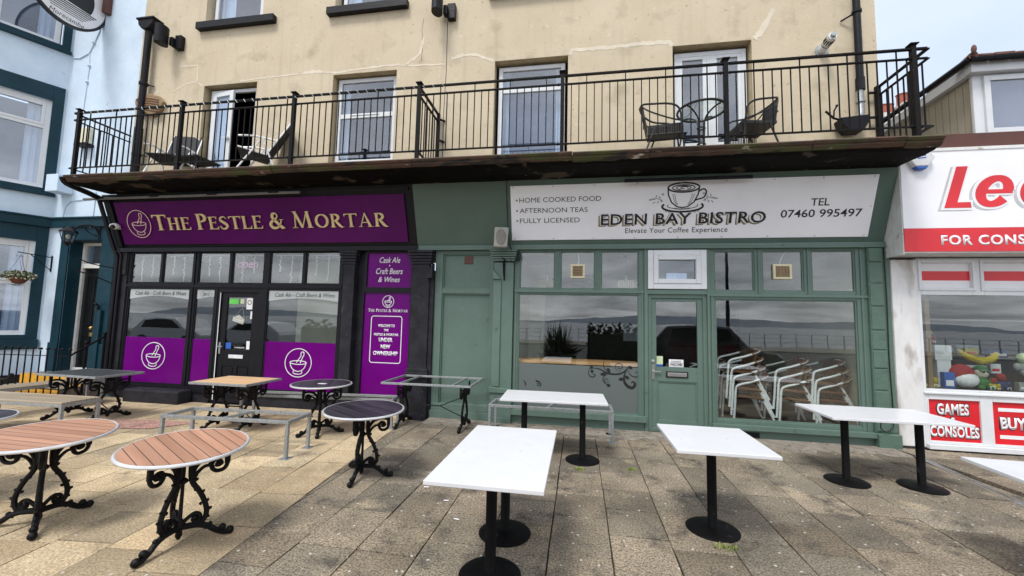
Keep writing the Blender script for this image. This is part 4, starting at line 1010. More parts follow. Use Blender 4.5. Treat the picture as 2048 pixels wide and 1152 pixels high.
for a, c, z0, z1 in [(a, c, 2.29, 2.94) for a, c in BT] + [(a, c, 2.28, 2.93) for a, c in BT2] + [(-1.04, .98, .24, 2.20), (2.16, 4.19, .255, 2.15)]: b = MB(FAC); rim(b, a, c, z0, z1, .021, -.06, -.028); b.build('glazing_bead', 'green', bis)
for L_, z0, z1 in ((BT, 2.31, 2.92), (BT2, 2.30, 2.91)):
    for a, c in L_: b = MB(FAC); b.box(a + .02, c - .02, z0, z1, -.05, -.044); b.build('window_pane', 'glass_dark', bis)
b = MB(FAC); b.box(-1.018, .958, .262, 2.178, -.05, -.044); bp = b.build('window_pane', 'glass_dark', bis)
b = MB(FAC); b.box(2.182, 4.168, .277, 2.128, -.05, -.044); bp2 = b.build('window_pane', 'glass_dark', bis)
b = MB(FAC); b.box(-1.018, .958, .262, 1.00, -.0435, -.0425); b.build('frosted_film', 'frost', bp)
# flourish decal
b = MB(FAC); j = 0
def fl(pts, w0, w1):
    global j; j += 1
    P = smoothpath([(p[0], p[1], 0) for p in pts], 5); n = len(P)
    b.strip([(p.x, p.y) for p in P], [w0 + (w1 - w0) * math.sin(math.pi * i / (n - 1)) for i in range(n)], -.042, -.0405 + j * .0001)
def Z(x, y): return (x - 640) / 572 + .187, 1.10 - (y - 570) / 640
def curl(cx, cy, r, a0, turns, sgn=1): return [Z(cx + r * (1 - .72 * t / (turns * 8)) * math.cos(a0 + sgn * t * math.pi / 4), cy + r * (1 - .72 * t / (turns * 8)) * math.sin(a0 + sgn * t * math.pi / 4)) for t in range(int(turns * 8) + 1)]
fl([Z(640, 655), Z(720, 660), Z(800, 700), Z(870, 712), Z(940, 695), Z(985, 650), Z(1010, 620)], .006, .03)
fl([Z(650, 640), Z(628, 690), Z(635, 735), Z(665, 752), Z(690, 735), Z(680, 718), Z(665, 725)], .006, .018)
fl([Z(985, 650), Z(960, 720), Z(960, 780), Z(985, 825), Z(1030, 845), Z(1058, 810), Z(1040, 780), Z(1020, 800)], .008, .05)
fl([Z(985, 655), Z(1020, 715), Z(1070, 730), Z(1095, 700), Z(1075, 680), Z(1060, 690)], .006, .02)
fl(curl(915, 630, 48, 1.2, 1.4), .005, .012); fl(curl(795, 775, 26, 0, 1.2), .005, .012); fl([Z(820, 710), Z(770, 740), Z(765, 790), Z(800, 820), Z(830, 835)], .005, .014)
fl([Z(840, 712), Z(790, 670), Z(765, 620), Z(775, 580)], .005, .014)
for x_, y_, a, l in ((815, 675, 70, 60), (765, 715, -10, 60), (985, 740, 40, 50), (930, 760, -20, 50), (1015, 635, 30, 45), (660, 690, 60, 40), (815, 830, 15, 40), (655, 648, 20, 36)):
    dx_, dy_ = math.cos(R(a)) * l / 2, math.sin(R(a)) * l / 2; fl([Z(x_ - dx_, y_ - dy_), Z(x_, y_), Z(x_ + dx_, y_ + dy_)], .003, .055)
fl([Z(0, 815), Z(22, 850), Z(15, 880)], .006, .02); fl(curl(150, 855, 20, 0, 1.2), .005, .01); fl([Z(118, 818), Z(150, 822), Z(172, 850), Z(160, 880)], .004, .02); fl([Z(118, 815), Z(135, 822), Z(150, 830)], .003, .03)
fl([Z(80, 975), Z(70, 1000), Z(40, 1015)], .005, .01); fl([Z(170, 985), Z(165, 1010), Z(140, 1022)], .005, .012)
b.build('flourish_decal', 'ink', bp)
# white fanlight, door
b = MB(FAC); b.box(1.06, 1.115, -.06, 2.964, -.12, .02); b.box(2.035, 2.07, -.06, 2.964, -.12, .02); b.box(1.115, 2.035, 2.215, 2.29, -.12, .012); b.box(1.115, 2.035, 2.95, 2.964, -.12, .0); b.build('door_surround', 'green', bis, bev=.004)
b = MB(FAC); rim(b, 1.118, 2.032, 2.30, 2.948, .09, -.06, .03); rim(b, 1.208, 1.942, 2.39, 2.858, .075, -.05, .045); wf = b.build('fanlight_frame', 'upvc', bis, bev=.008)
b = MB(FAC); b.box(1.283, 1.867, 2.465, 2.783, -.03, -.022); b.build('pane', 'glass_blue', wf); b = MB(FAC); b.box(1.42, 1.74, 2.47, 2.57, -.05, -.04); b.build('sticker', 'blue_sticker' if False else 'curtain', wf)
b = MB(FAC); rim(b, 1.115, 2.035, -.0, 2.214, .06, -.11, -.02)
b.build('door_frame', 'green', bis, bev=.003)
b = MB(FAC); cells(b, 1.175, 1.975, .05, 2.15, [(1.225 + .03, 1.895, 1.03, 2.10), (1.27, 1.88, .17, .80)], -.10, -.045); b.box(1.27, 1.88, .17, .80, -.1, -.065); rim(b, 1.27, 1.88, .17, .80, .018, -.064, -.052)
dr = b.build('door', 'green', bis, bev=.003)
b = MB(FAC); b.box(1.255, 1.895, 1.03, 2.10, -.08, -.072); b.build('pane', 'glass_dark', dr)
b = MB(FAC); b.box(1.40, 1.745, .865, .965, -.044, -.032); lb = b.build('letterbox', 'ink', dr, bev=.006); b = MB(FAC); b.box(1.425, 1.72, .885, .945, -.031, -.022); b.build('flap', 'steel', lb, bev=.006)
b = MB(FAC); b.box(1.18, 1.225, .82, 1.06, -.044, -.032); b.box(1.19, 1.32, .945, .965, -.02, -.006); b.box(1.19, 1.21, .94, .97, -.032, -.02); b.build('handle', 'steel', dr, bev=.003)
b = MB(FAC @ Matrix.Translation((1.195, 1.115, -.044))); b.lathe([(.03, 0), (.03, .008), (.012, .012)], 14); b.build('lock', 'steel', dr)
s = sticker(1.26, 1.36, 1.04, 1.20, 'lime', -.071, dr); b = MB(FAC); b.box(1.26, 1.36, 1.04, 1.07, -.069, -.067); b.build('stripe', 'blue_sticker', s)
s = sticker(1.455, 1.68, 1.035, 1.155, 'white', -.071, dr, 'dog_sign'); text('DOGGO\'S', FAC @ Matrix.Translation((0, 0, -.069)), 1.49, 1.64, 1.11, 1.135, 'ink', s); text('WELCOME', FAC @ Matrix.Translation((0, 0, -.069)), 1.48, 1.655, 1.06, 1.09, 'ink', s, off=.02)
b = MB(FAC); rim(b, 1.47, 1.665, 1.05, 1.10, .004, -.069, -.067); b.build('border', 'ink', s)
# painted stone pier at the right, in courses
b = MB(FAC); rn = random.Random(3); z = .22; b.box(4.33, 4.63, -.08, .20, -.25, .10)
while z < 2.96:
    h = min(rn.uniform(.27, .36), 2.964 - z); w = rn.uniform(.0, .012); b.box(4.34, 4.52, z + .006, z + h - .006, -.2, .045 + w); z += h
b.box(4.33, 4.525, .2, 2.964, -.21, .036); b.box(4.526, 4.63, .2, 2.964, -.25, .02); b.build('corner_pier', 'green_rough', bis, bev=.012)
b = MB(); b.tube(smoothpath([(4.555, -.03, 2.95), (4.56, -.035, 2.2), (4.555, -.03, 1.3), (4.57, -.03, .6), (4.55, -.05, .32), (4.42, -.12, .24), (4.34, -.12, .30), (4.36, -.13, .42)], 6), .008, 5); b.build('cable', 'ink', bis)
b = MB(FAC); b.box(2.52, 2.76, -.04, .09, .001, .012); b.build('air_brick', 'black', bis)

# ---- bistro sign
sg = thing('bistro_sign', 'long white bistro sign with coffee cup drawing and black and gold lettering', 'sign', (1.6, -.2, 3.6))
b = MB(FAS); b.box(-1.17, 4.34, .09, 1.01, .002, .022); b.build('board', 'sign_white', sg, bev=.003)
FB = FAS @ Matrix.Translation((0, 0, .0225))
b = MB(FB)
for k in range(9):
    for s_ in (.115, .985): b.ball((-1.12 + k * .675, s_, 0), .012, 6)
b.ball((4.30, .55, 0), .012, 6); b.build('fixing_cap', 'grey_shadow', sg)
for s_, x1, y0 in (('HOME COOKED FOOD', .34, .73), ('AFTERNOON TEAS', .125, .555), ('FULLY LICENSED', -.005, .385)):
    text(s_, FB, -1.02, x1, y0, y0 + .08, 'ink', sg, off=-.004); b = MB(FB); b.prism(arc(-1.065, y0 + .04, .017, .017, 0, 340, 12), 0, .003); b.build('bullet', 'olive', sg)
text('TEL', FB, 3.48, 3.74, .575, .685, 'ink', sg, off=.008); text('07460 995497', FB, 3.08, 4.20, .40, .52, 'ink', sg, off=.008)
text('Elevate Your Coffee Experience', FB, .745, 2.33, .165, .275, 'ink', sg, space=1.08)
for nm, dx_, dz_, m_, dd in (('lettering_shadow', -.030, -.022, 'olive', .001), ('lettering_edge', -.008, -.006, 'sign_white', .0045)):
    text('EDEN BAY BISTRO', FB @ Matrix.Translation((dx_, dz_, dd)), .335, 2.86, .325, .51, m_, sg, nm, off=.012 if m_ == 'olive' else .022, space=1.08)
text('EDEN BAY BISTRO', FB @ Matrix.Translation((0, 0, .008)), .345, 2.87, .33, .51, 'ink', sg, off=.013, space=1.08)
# coffee cup artwork
b = MB(FB); j = 0; CX, CY = 1.62, .775
def s2(pts, w, closed=False):
    global j; j += 1; b.strip([(CX + p[0], CY + p[1]) for p in pts], w, .0, .002 + j * .0001, closed)
s2(arc(0, .13, .235, .072, 0, 360, 40)[:-1], .024, True); s2(arc(0, .125, .17, .045, 0, 360, 30)[:-1], .014, True); s2(arc(.0, .125, .11, .03, -60, 250, 22), .012); s2(arc(.01, .127, .055, .016, -30, 270, 14), .012)
s2([(-.235, .12), (-.225, .02), (-.17, -.10), (-.08, -.17), (0, -.185), (.08, -.17), (.17, -.10), (.225, .02), (.235, .12)], .02)
for k in (-.16, -.13, .14, .17): s2([(k, .03), (k * .8, -.08), (k * .55, -.14)], .006)
s2([(p.x, p.y) for p in smoothpath([(.225, .06, 0), (.30, .10, 0), (.345, .05, 0), (.31, -.03, 0), (.22, -.06, 0), (.17, -.08, 0)], 4)], .022)
s2(arc(0, -.165, .31, .085, -205, 25, 34), .03); s2(arc(0, -.155, .23, .05, -200, 20, 30), .010); s2(arc(0, -.19, .12, .018, -180, 0, 14), .016)
for sx in (-1, 1):
    s2([(sx * .30, -.08), (sx * .40, -.03), (sx * .50, -.06)], .006)
    for (px, py, a) in ((.36, -.02, 50), (.41, .0, 110), (.45, -.04, 20), (.50, -.05, -20), (.38, -.09, -60), (.44, -.10, -40), (.33, -.07, 100)):
        s2([(sx * (px - .022 * math.cos(R(a))), py - .022 * math.sin(R(a))), (sx * px + .004, py + .006), (sx * (px + .022 * math.cos(R(a))), py + .022 * math.sin(R(a)))], .008)
    for (px, py) in ((.31, .03), (.24, -.235), (.19, -.25)): s2(arc(sx * px, py, .016, .011, 0, 360, 12)[:-1], .006, True)
b.build('cup_drawing', 'ink', sg)

# ---- bistro interior
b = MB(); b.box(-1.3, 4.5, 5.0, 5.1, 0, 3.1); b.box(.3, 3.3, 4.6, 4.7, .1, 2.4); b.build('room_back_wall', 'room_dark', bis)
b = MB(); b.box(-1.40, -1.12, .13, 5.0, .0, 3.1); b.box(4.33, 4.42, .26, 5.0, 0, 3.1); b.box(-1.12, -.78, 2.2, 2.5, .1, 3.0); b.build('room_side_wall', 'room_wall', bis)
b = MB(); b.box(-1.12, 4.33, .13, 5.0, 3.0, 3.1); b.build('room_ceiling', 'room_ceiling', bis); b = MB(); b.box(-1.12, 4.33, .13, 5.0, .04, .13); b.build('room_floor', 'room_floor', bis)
b = MB(); b.prism([(-1.12, .14), (1.0, .14), (1.0, .62)] + [(x_, .62 + .10 * math.sin((1 - x_) * 1.5)) for x_ in (.5, 0, -.5, -.9)] + [(-1.12, .66)], 1.005, 1.05)
tag(b.build('window_counter', 'counter'), 'curved orange wooden counter inside the left bistro window', 'counter')
t = thing('wall_picture', 'white framed picture with a pale print on the dark back wall of the bistro', 'picture', (1.4, 4.55, 1.5)); b = MB(); b.box(1.15, 1.75, 4.55, 4.58, 1.2, 1.75); b.build('picture_frame', 'ink', t); b = MB(); b.box(1.2, 1.7, 4.54, 4.549, 1.25, 1.7); b.build('print', 'curtain', t)
for i, x_ in enumerate((-.62, .87)):
    t = thing('pendant_lamp', ('slatted pendant lamp shade hanging behind the far left top bistro window', 'slatted pendant lamp shade hanging behind the top bistro window left of the white fanlight')[i], 'lamp', (x_, .9, 2.5), 'slatted pendant lamps in the bistro')
    b = MB(); b.tube([(x_, .9, 3.0), (x_, .9, 2.62)], .006, 5); b.lathe([(.05, 0), (.05, .03)], 12, (x_, .9, 2.97)); b.build('cord', 'ink', t)
    b = MB()
    for k in range(22): a = k * 2 * math.pi / 22; b.box(x_ + .15 * math.cos(a) - .008, x_ + .15 * math.cos(a) + .008, .9 + .15 * math.sin(a) - .008, .9 + .15 * math.sin(a) + .008, 2.41, 2.52)
    b.tube([(x_ + .15 * math.cos(k * .4), .9 + .15 * math.sin(k * .4), 2.52) for k in range(16)], .007, 5, True); b.tube([(x_ + .15 * math.cos(k * .4), .9 + .15 * math.sin(k * .4), 2.41) for k in range(16)], .007, 5, True); b.build('lamp_shade', 'cream_plastic', t)
    b = MB(); b.tube([(x_, .9, 2.62), (x_, .9, 2.52)], .022, 8); b.ball((x_, .9, 2.49), .035, 8); b.build('bulb', 'petal', t)
for i, (a, c) in enumerate(((-.15, .09), (3.03, 3.30))):
    t = thing('extractor_fan', ('square cream extractor fan in a top window left of the white fanlight', 'square cream extractor fan in a top window right of the white fanlight')[i], 'extractor fan', (a, 0, 2.5), 'extractor fans in the bistro top windows')
    b = MB(FAC); rim(b, a, c, 2.475, 2.715, .035, -.043, -.005); b.box(a + .035, c - .035, 2.51, 2.68, -.043, -.035); b.build('casing', 'cream_plastic', t, bev=.006)
    b = MB(FAC)
    for k in range(6): b.box(a + .038, c - .038, 2.515 + k * .028, 2.530 + k * .028, -.034, -.015)
    for k in range(1, 4): xx = a + .035 + (c - a - .07) * k / 4; b.box(xx - .003, xx + .003, 2.511, 2.679, -.014, -.010)
    b.build('louvres', 'card', t)
    b = MB(); b.tube(smoothpath([((a + c) / 2, .1, 2.72), ((a + c) / 2 + .02, .1, 2.8), ((a + c) / 2 + (.0 if i == 0 else .09), .1, 2.93)], 5), .006, 5); b.build('cable', 'led', t)
# ================================================================ pale blue house on the left
hs = thing('blue_house', 'pale blue house with dark teal window surrounds and canted bay on the left', 'house', (-11, 0, .2))
b = MB(FAC); cells(b, -11.42, -9.503, -.1, 11, [(-10.85, -9.98, .3, 3.24)], -.5, 0); b.build('wall', 'blue', hs)
b = MB(BAY); cells(b, -1.30, .0, .2, 11, [(-1.12, -.22, 1.2, 3.19), (-1.12, -.20, 4.36, 6.32), (-1.12, -.16, 7.64, 9.6)], -.25, 0); b.build('bay_wall', 'blue', hs)
E1 = Vector((-11.4, 0, 0)) + BU * 1.3
FR = frame((E1.x, E1.y, 0), (1, 0, 0), (0, 0, 1))
b = MB(FR); cells(b, -1.8, 0, .2, 11, [(-1.5, -.2, 1.2, 3.19), (-1.5, -.2, 4.36, 6.32), (-1.5, -.2, 7.64, 9.6)], -.25, -.002); b.build('bay_wall', 'blue', hs)
for (F_, a, c) in ((BAY, -1.12, -.2), (FR, -1.5, -.2)):
    for k, (z0, z1) in enumerate(((1.2, 3.19), (4.36, 6.32), (7.64, 9.6))):
        c2 = c - .04 * 0
        b = MB(F_)
        top = 3.52 if k == 0 else z1 + .35
        cells(b, a - .2, -.03 if F_ is BAY else -.02, z0 - .10, top, [(a, c if k < 2 else -.16, z0, z1)], .001, .028)
        b.box(a - .2, -.01, z0 - (.30 if k == 0 else .16), z0 - .101, .0, .08); b.build('window_surround', 'teal', hs, bev=.006)
        b = MB(F_); rim(b, a + .0, c, z0, z1, .085, -.14, -.05)
        m_ = z0 + (1.05 if k == 0 else 1.32)
        b.box(a + .085, c - .085, m_, m_ + .07, -.14, -.055); rim(b, a + .085, c - .085, m_ + .07, z1 - .085, .05, -.12, -.045)
        w = b.build('window_frame', 'upvc', hs, bev=.006)
        b = MB(F_); b.box(a + .08, c - .08, z0 + .08, z1 - .08, -.10, -.094); b.build('pane', 'glass_blue', w)
        b = MB(F_); P = [(c - .03 - .30 * q / 10, -.26 + .02 * math.sin(q * 2.0)) for q in range(11)]
        for p, q in zip(P, P[1:]): b.quad((p[0], z0, p[1]), (q[0], z0, q[1]), (q[0], z1, q[1]), (p[0], z1, p[1]))
        b.build('curtain', 'curtain', w)
        b = MB(F_); b.box(a - .05, c + .05, z0 - .05, z1 + .05, -.8 if F_ is BAY else -1.2, -.79 if F_ is BAY else -1.19); b.build('room', 'room_blue', hs)
for F_, a in ((BAY, -1.30), (FR, -1.8)):
    b = MB(F_); b.box(a, .03, 3.52, 3.70, .0, .09); b.box(a, .05, 3.70, 3.73, 0, .12); b.build('cornice', 'teal', hs)
b = MB(FAC); b.box(-11.40, -9.55, 3.52, 3.70, 0, .07); b.box(-11.40, -9.55, 3.70, 3.73, 0, .10); b.build('cornice', 'teal', hs)
b = MB(FAC); cells(b, -11.06, -9.62, .45, 3.519, [(-10.85, -9.98, .3, 3.24)], .001, .03); b.box(-11.08, -10.83, .1, 1.05, .03, .05); b.box(-9.99, -9.62, .1, 1.05, .031, .06); b.box(-11.06, -9.62, .0, .449, .001, .03); b.build('door_surround', 'teal', hs, bev=.006)
b = MB(FAC); b.box(-10.85, -10.835, .45, 3.24, -.24, 0); b.box(-9.995, -9.98, .45, 3.24, -.24, 0); b.box(-10.835, -9.995, 3.225, 3.24, -.24, 0); b.build('door_reveal', 'teal', hs)
b = MB(FAC); rim(b, -10.83, -10.0, .45, 3.22, .055, -.32, -.22); b.box(-10.775, -10.055, 2.66, 2.76, -.32, -.20); df = b.build('door_frame', 'upvc_old', hs, bev=.005)
b = MB(FAC); b.box(-10.775, -10.055, 2.76, 3.165, -.28, -.27); b.build('fanlight', 'glass_blue', df); b = MB(FAC); b.box(-10.775, -10.15, 2.7, 3.2, -.40, -.39); b.build('fanlight_backing', 'grille', df); 
b = MB(FAC); b.box(-10.775, -10.055, .47, 2.66, -.30, -.27)
for u0, u1, v0, v1 in ((-10.69, -10.46, 1.42, 2.5), (-10.37, -10.14, 1.42, 2.5), (-10.69, -10.46, .65, 1.2), (-10.37, -10.14, .65, 1.2)): rim(b, u0, u1, v0, v1, .03, -.27, -.255)
fd = b.build('front_door', 'door_black', hs, bev=.003)
b = MB(FAC); b.ball((-10.41, 1.36, -.235), .035, 8); b.box(-10.47, -10.33, 1.18, 1.26, -.27, -.255); b.box(-10.30, -10.27, 2.15, 2.32, -.27, -.24); b.build('brass_knob', 'brass', fd)
b = MB(FAC); b.box(-10.30, -10.26, 1.95, 2.07, -.27, -.25); b.build('door_number', 'plastic_white', fd)
b = MB(); b.tube([(-9.86, -.05, 1.0), (-9.86, -.06, 1.85), (-9.86, -.12, 1.9), (-9.80, -.14, 1.86)], .02, 8); b.build('grab_rail', 'black', hs)
b = MB(); b.box(-9.84, -9.74, -.09, -.03, .55, 1.75); b.build('meter_cover', 'teal', hs, bev=.01)
# steps with yellow nosings
b = MB(); b.box(-11.1, -9.56, -.40, -.03, .0, .445); b.box(-11.1, -9.56, -.74, -.401, .0, .26); b.build('doorstep', 'concrete', hs, bev=.01)
b = MB(); b.box(-11.09, -9.57, -.412, -.401, .262, .44); b.box(-11.09, -9.57, -.755, -.742, .05, .255); b.box(-11.09, -9.57, -.40, -.33, .446, .449); b.build('step_nosing', 'yellow', hs)
b = MB(); b.box(-14, -11.0, -1.5, -.5, -.1, .30) if False else b.bar((E1.x - 2, E1.y - .05, .15), (E1.x, E1.y - .05, .15), .08, .45); b.bar((E1.x, E1.y - .04, .15), (-11.38, -.03, .15), .08, .45); b.build('plinth', 'black_matt', hs)
# cables, meter box, bulkhead lamp on the blue wall
b = MB(FAC); P = [(-10.62, 8.6), (-10.68, 8.0), (-10.80, 7.72), (-10.9, 7.5), (-11.15, 7.4), (-11.36, 7.42)]
b.tube([(p[0], p[1], .012) for p in P], .011, 5); b.tube([(-10.9, 7.5, .01), (-10.86, 7.2, .01), (-10.88, 6.5, .01), (-10.93, 5.45, .01)], .008, 5)
b.tube([(p[0], p[1], .012) for p in [(-11.12, 3.75), (-11.08, 3.98), (-10.95, 4.1), (-10.5, 4.14), (-10.3, 4.16)]], .009, 5); b.tube([(-10.3, 4.3, .01), (-10.31, 3.7, .01), (-10.3, 3.5, .05)], .009, 5)
for x_, z_ in ((-10.80, 7.74), (-10.86, 7.2), (-10.87, 6.82), (-10.3, 4.17)): b.ball((x_, z_, .015), .035, 6)
b.build('cable', 'blue', hs)
b = MB(FAC); b.box(-11.25, -10.93, 4.25, 4.62, .0, .28); tag(b.build('wall_box', 'blue', bev=.006), 'pale blue painted box on the house wall below the first floor bay window', 'box')
t = thing('bulkhead_light', 'small cream wall light on the blue wall behind the left balcony rail', 'light', (-10.6, -.05, 5.5)); b = MB(FAC); b.box(-10.78, -10.55, 5.35, 5.72, .0, .09); b.build('lens', 'petal', t, bev=.02); b = MB(FAC); b.box(-10.82, -10.5, 5.29, 5.345, .0, .16); b.build('shade', 'black', t)
# short black bracket high on the wall, oval hanging sign
t = thing('oval_sign', 'oval black and white hanging sign with script lettering on the blue house', 'sign', (-10.6, -.66, 8.4))
MO = frame((-10.6, -.66, 8.42), (0, 1, 0), (0, 0, 1))
b = MB(MO); b.prism([(.70 * math.cos(R(a)), .76 * math.sin(R(a))) for a in range(0, 360, 6)], -.03, .02); b.build('board', 'white', t)
b = MB(MO); b.strip([(.685 * math.cos(R(a)), .745 * math.sin(R(a))) for a in range(0, 360, 6)], .05, -.035, .03, True); b.build('border', 'ink', t)
b = MB(MO); b.prism([(.44 * math.cos(R(a)), -.02 + .52 * math.sin(R(a))) for a in range(-28, 209, 8)], .0202, .024)
for k in range(6): zz = -.30 - k * .042; hw = .50 - k * .045; b.box(-hw, hw, zz, zz + .022 - k * .002, .0202, .024)
b.build('stripes', 'ink', t)
b = MB(MO)
for k, (px, py) in enumerate(((-.05, .3), (.14, .2), (.25, .05))): b.strip([(px - .07, py + .02), (px - .02, py + .03), (px, py), (px + .03, py + .03), (px + .08, py + .01)], .014, .0245, .027)
b.build('gulls', 'white', t)
text('Morecambe', MO @ Matrix.Translation((0, 0, .0205)), -.28, .30, -.655, -.56, 'ink', t, shear=.25, off=-.01)
b = MB(); b.bar((-10.6, -1.35, 9.22), (-10.6, 0, 9.22), .04, .04); b.bar((-10.6, -.03, 8.5), (-10.6, -.03, 9.4), .07, .05); b.bar((-10.6, -.9, 9.2), (-10.6, -.9, 9.1), .02, .02); b.bar((-10.6, -.4, 9.2), (-10.6, -.4, 9.1), .02, .02); b.build('bracket', 'black', t)
b = MB(FAC); b.box(-10.52, -10.42, 8.35, 8.95, .0, .12); b.build('wall_bracket', 'brown', t)
# lantern beside the door
t = thing('wall_lantern', 'black coach lantern on a curved arm above the teal door surround', 'lantern', (-10.35, -.3, 3.3))
b = MB(); b.tube(smoothpath([(-10.05, -.03, 3.32), (-10.08, -.12, 3.50), (-10.2, -.25, 3.50), (-10.30, -.33, 3.40)], 5), .018, 6); b.tube([(-10.05, -.02, 3.25), (-10.05, -.03, 3.55)], .03, 8); b.tube(smoothpath([(-10.05, -.03, 3.3), (-10.15, -.15, 3.36), (-10.2, -.2, 3.46)], 4), .010, 5); b.build('arm', 'black', t)
b = MB(); cx, cy = -10.36, -.36
b.lathe([(.02, .20), (.04, .18), (.12, .12), (.145, .09), (.145, .075)], 6, (cx, cy, 3.25)); b.lathe([(.075, -.14), (.075, -.12), (.06, -.16), (.02, -.19)][:2], 6, (cx, cy, 3.25)); b.lathe([(.012, -.2), (.07, -.14)], 6, (cx, cy, 3.25)); b.build('lantern_cap', 'black', t)
b = MB()
for k in range(6):
    a = k * math.pi / 3; b.tube([(cx + .125 * math.cos(a), cy + .125 * math.sin(a), 3.33), (cx + .075 * math.cos(a), cy + .075 * math.sin(a), 3.12)], .008, 4)
b.build('lantern_frame', 'black', t); b = MB(); b.lathe([(.07, -.12), (.12, .07)], 6, (cx, cy, 3.25)); b.build('lantern_glass', 'glass_blue', t)
b = MB(); b.ball((cx, cy, 3.24), .04, 8, (1, 1, 1.3)); b.build('bulb', 'petal', t, smooth=True)
# hanging basket
t = thing('hanging_basket', 'hanging basket of cream flowers on a triangular bracket beside the teal doorway', 'hanging basket', (-11.28, -.45, 2.4))
b = MB(); b.bar((-11.28, -.01, 2.55), (-11.28, -.01, 2.90), .02, .02); b.bar((-11.28, -.01, 2.86), (-11.26, -.56, 2.89), .016, .016); b.bar((-11.28, -.01, 2.58), (-11.27, -.36, 2.87), .012, .012); b.build('bracket', 'rail', t)
b = MB(); cx, cy, cz = -11.27, -.50, 2.38
for a in (0, 120, 240): b.tube([(cx + .16 * math.cos(R(a)), cy + .16 * math.sin(R(a)), cz + .03), (cx, cy, 2.86)], .003, 4)
b.build('chain', 'rail', t); b = MB(); b.lathe([(.03, -.14), (.08, -.12), (.13, -.05), (.15, .02)], 14, (cx, cy, cz)); b.build('basket', 'terracotta', t)
b = MB(); rn = random.Random(5); c2 = MB()
for k in range(620):
    a, ph, q = rn.uniform(0, 6.28), rn.uniform(-.9, 1.4), rn.uniform(.14, .25)
    p = Vector((cx + q * math.cos(a) * math.cos(ph), cy + q * math.sin(a) * math.cos(ph), cz + .03 + q * .45 * math.sin(ph))); d = Vector((rn.uniform(-1, 1), rn.uniform(-1, 1), rn.uniform(-1, 1))).normalized() * .022; e2 = d.orthogonal().normalized() * .012
    (c2 if rn.random() < .2 else b).quad(p - d, p + e2, p + d, p - e2)
b.build('foliage', 'leaf', t, rec=False); c2.build('flowers', 'petal', t, rec=False)
t = thing('garden_bracket', 'pair of thin curved black iron hooks left of the pub pilaster', 'bracket', (-9.6, -.2, 2.6))
b = MB(); b.tube(smoothpath([(-9.5, -.06, 2.62), (-9.72, -.35, 2.68), (-9.86, -.5, 2.78)], 4), .012, 6); b.build('hook', 'iron', t); b = MB(); b.tube(smoothpath([(-9.5, -.06, 2.28), (-9.7, -.3, 2.44), (-9.86, -.5, 2.52)], 4), .014, 6); b.build('hook', 'iron', t)
# railing in front of the steps
t = thing('iron_fence', 'low black iron fence with knob finials and sloping handrail before the blue house', 'fence', (-10.2, -.8, .2))
b = MB(); b.bar((-12.5, -.82, .84), (-9.33, -.80, .88), .03, .012); b.bar((-12.5, -.82, .26), (-9.33, -.8, .26), .03, .012); b.build('rail', 'rail', t)
b = MB(); b.tube([(-9.33, -.80, .88), (-9.55, -.10, 1.22)], .018, 8); b.build('handrail', 'rail', t, smooth=True)
k = 0; x = -12.4
while x < -9.3:
    b = MB(); b.tube([(x, -.81, .0), (x, -.81, .97)], .011, 6); b.ball((x, -.81, 1.0), .03, 8, (1, 1, .8)); b.build('baluster', 'rail', t); x += .172
b = MB(); b.tube([(-9.48, -.45, .0), (-9.48, -.45, 1.10)], .02, 8); b.ball((-9.48, -.45, 1.12), .03, 8); b.tube([(-9.55, -.10, .0), (-9.55, -.10, 1.25)], .02, 8); b.ball((-9.55, -.1, 1.28), .035, 8); b.build('newel', 'rail', t)
t = thing('boot_scraper', 'black iron boot scraper with curled ends beside the fence', 'boot scraper', (-10.5, -.9, .35)); b = MB(); b.tube(smoothpath([(-10.72, -1.0, .52), (-10.66, -1.0, .44), (-10.5, -1.0, .43), (-10.34, -1.0, .46), (-10.28, -1.0, .54)], 4), .03, 7); b.tube([(-10.5, -1.0, .1), (-10.5, -1.0, .45)], .02, 6); b.build('scraper', 'iron', t)

# ================================================================ games shop on the right
gs = thing('games_shop', 'white and red games shop with boxed fascia and toys in its window', 'shop', (6.5, 0, 0))
b = MB(FAC); b.box(4.66, 5.00, .03, 2.78, -.3, 0); b.build('pier', 'pier_white', gs, bev=.012)
b = MB(FAC); b.box(4.655, 4.995, -.08, .029, -.3, -.02); b.box(5.0, 9.4, -.08, .02, -.3, -.03); b.build('plinth', 'bed', gs)
b = MB(FAC); b.box(4.632, 4.658, .3, 2.80, -.3, -.03); b.build('cable_trunking', 'pier_white', gs)
b = MB(FAC); b.box(4.60, 9.4, 2.82, 4.34, -.3, .365); b.build('fascia_box', 'clad_white', gs)
b = MB()
for k in range(4): b.box(4.588, 4.599, -.365 + k * .092 + .003, -.365 + (k + 1) * .092 - .003, 2.80, 4.34)
b.build('side_cladding', 'clad_white', gs)
b = MB(FAC); b.box(4.60, 9.4, 3.175, 4.30, .366, .375); fb = b.build('sign_board', 'sign_white', gs); b = MB(FAC); b.box(4.60, 9.4, 2.84, 3.172, .366, .378); rb = b.build('red_band', 'red', gs)
b = MB(FAC); b.box(4.62, 9.4, 4.345, 4.56, -.2, .34); b.build('brown_board', 'brown', gs); b = MB(FAC); b.box(4.60, 9.4, 4.30, 4.344, -.2, .385); b.build('trim', 'upvc_old', gs)
FG = FAC @ Matrix.Translation((0, 0, .3755))
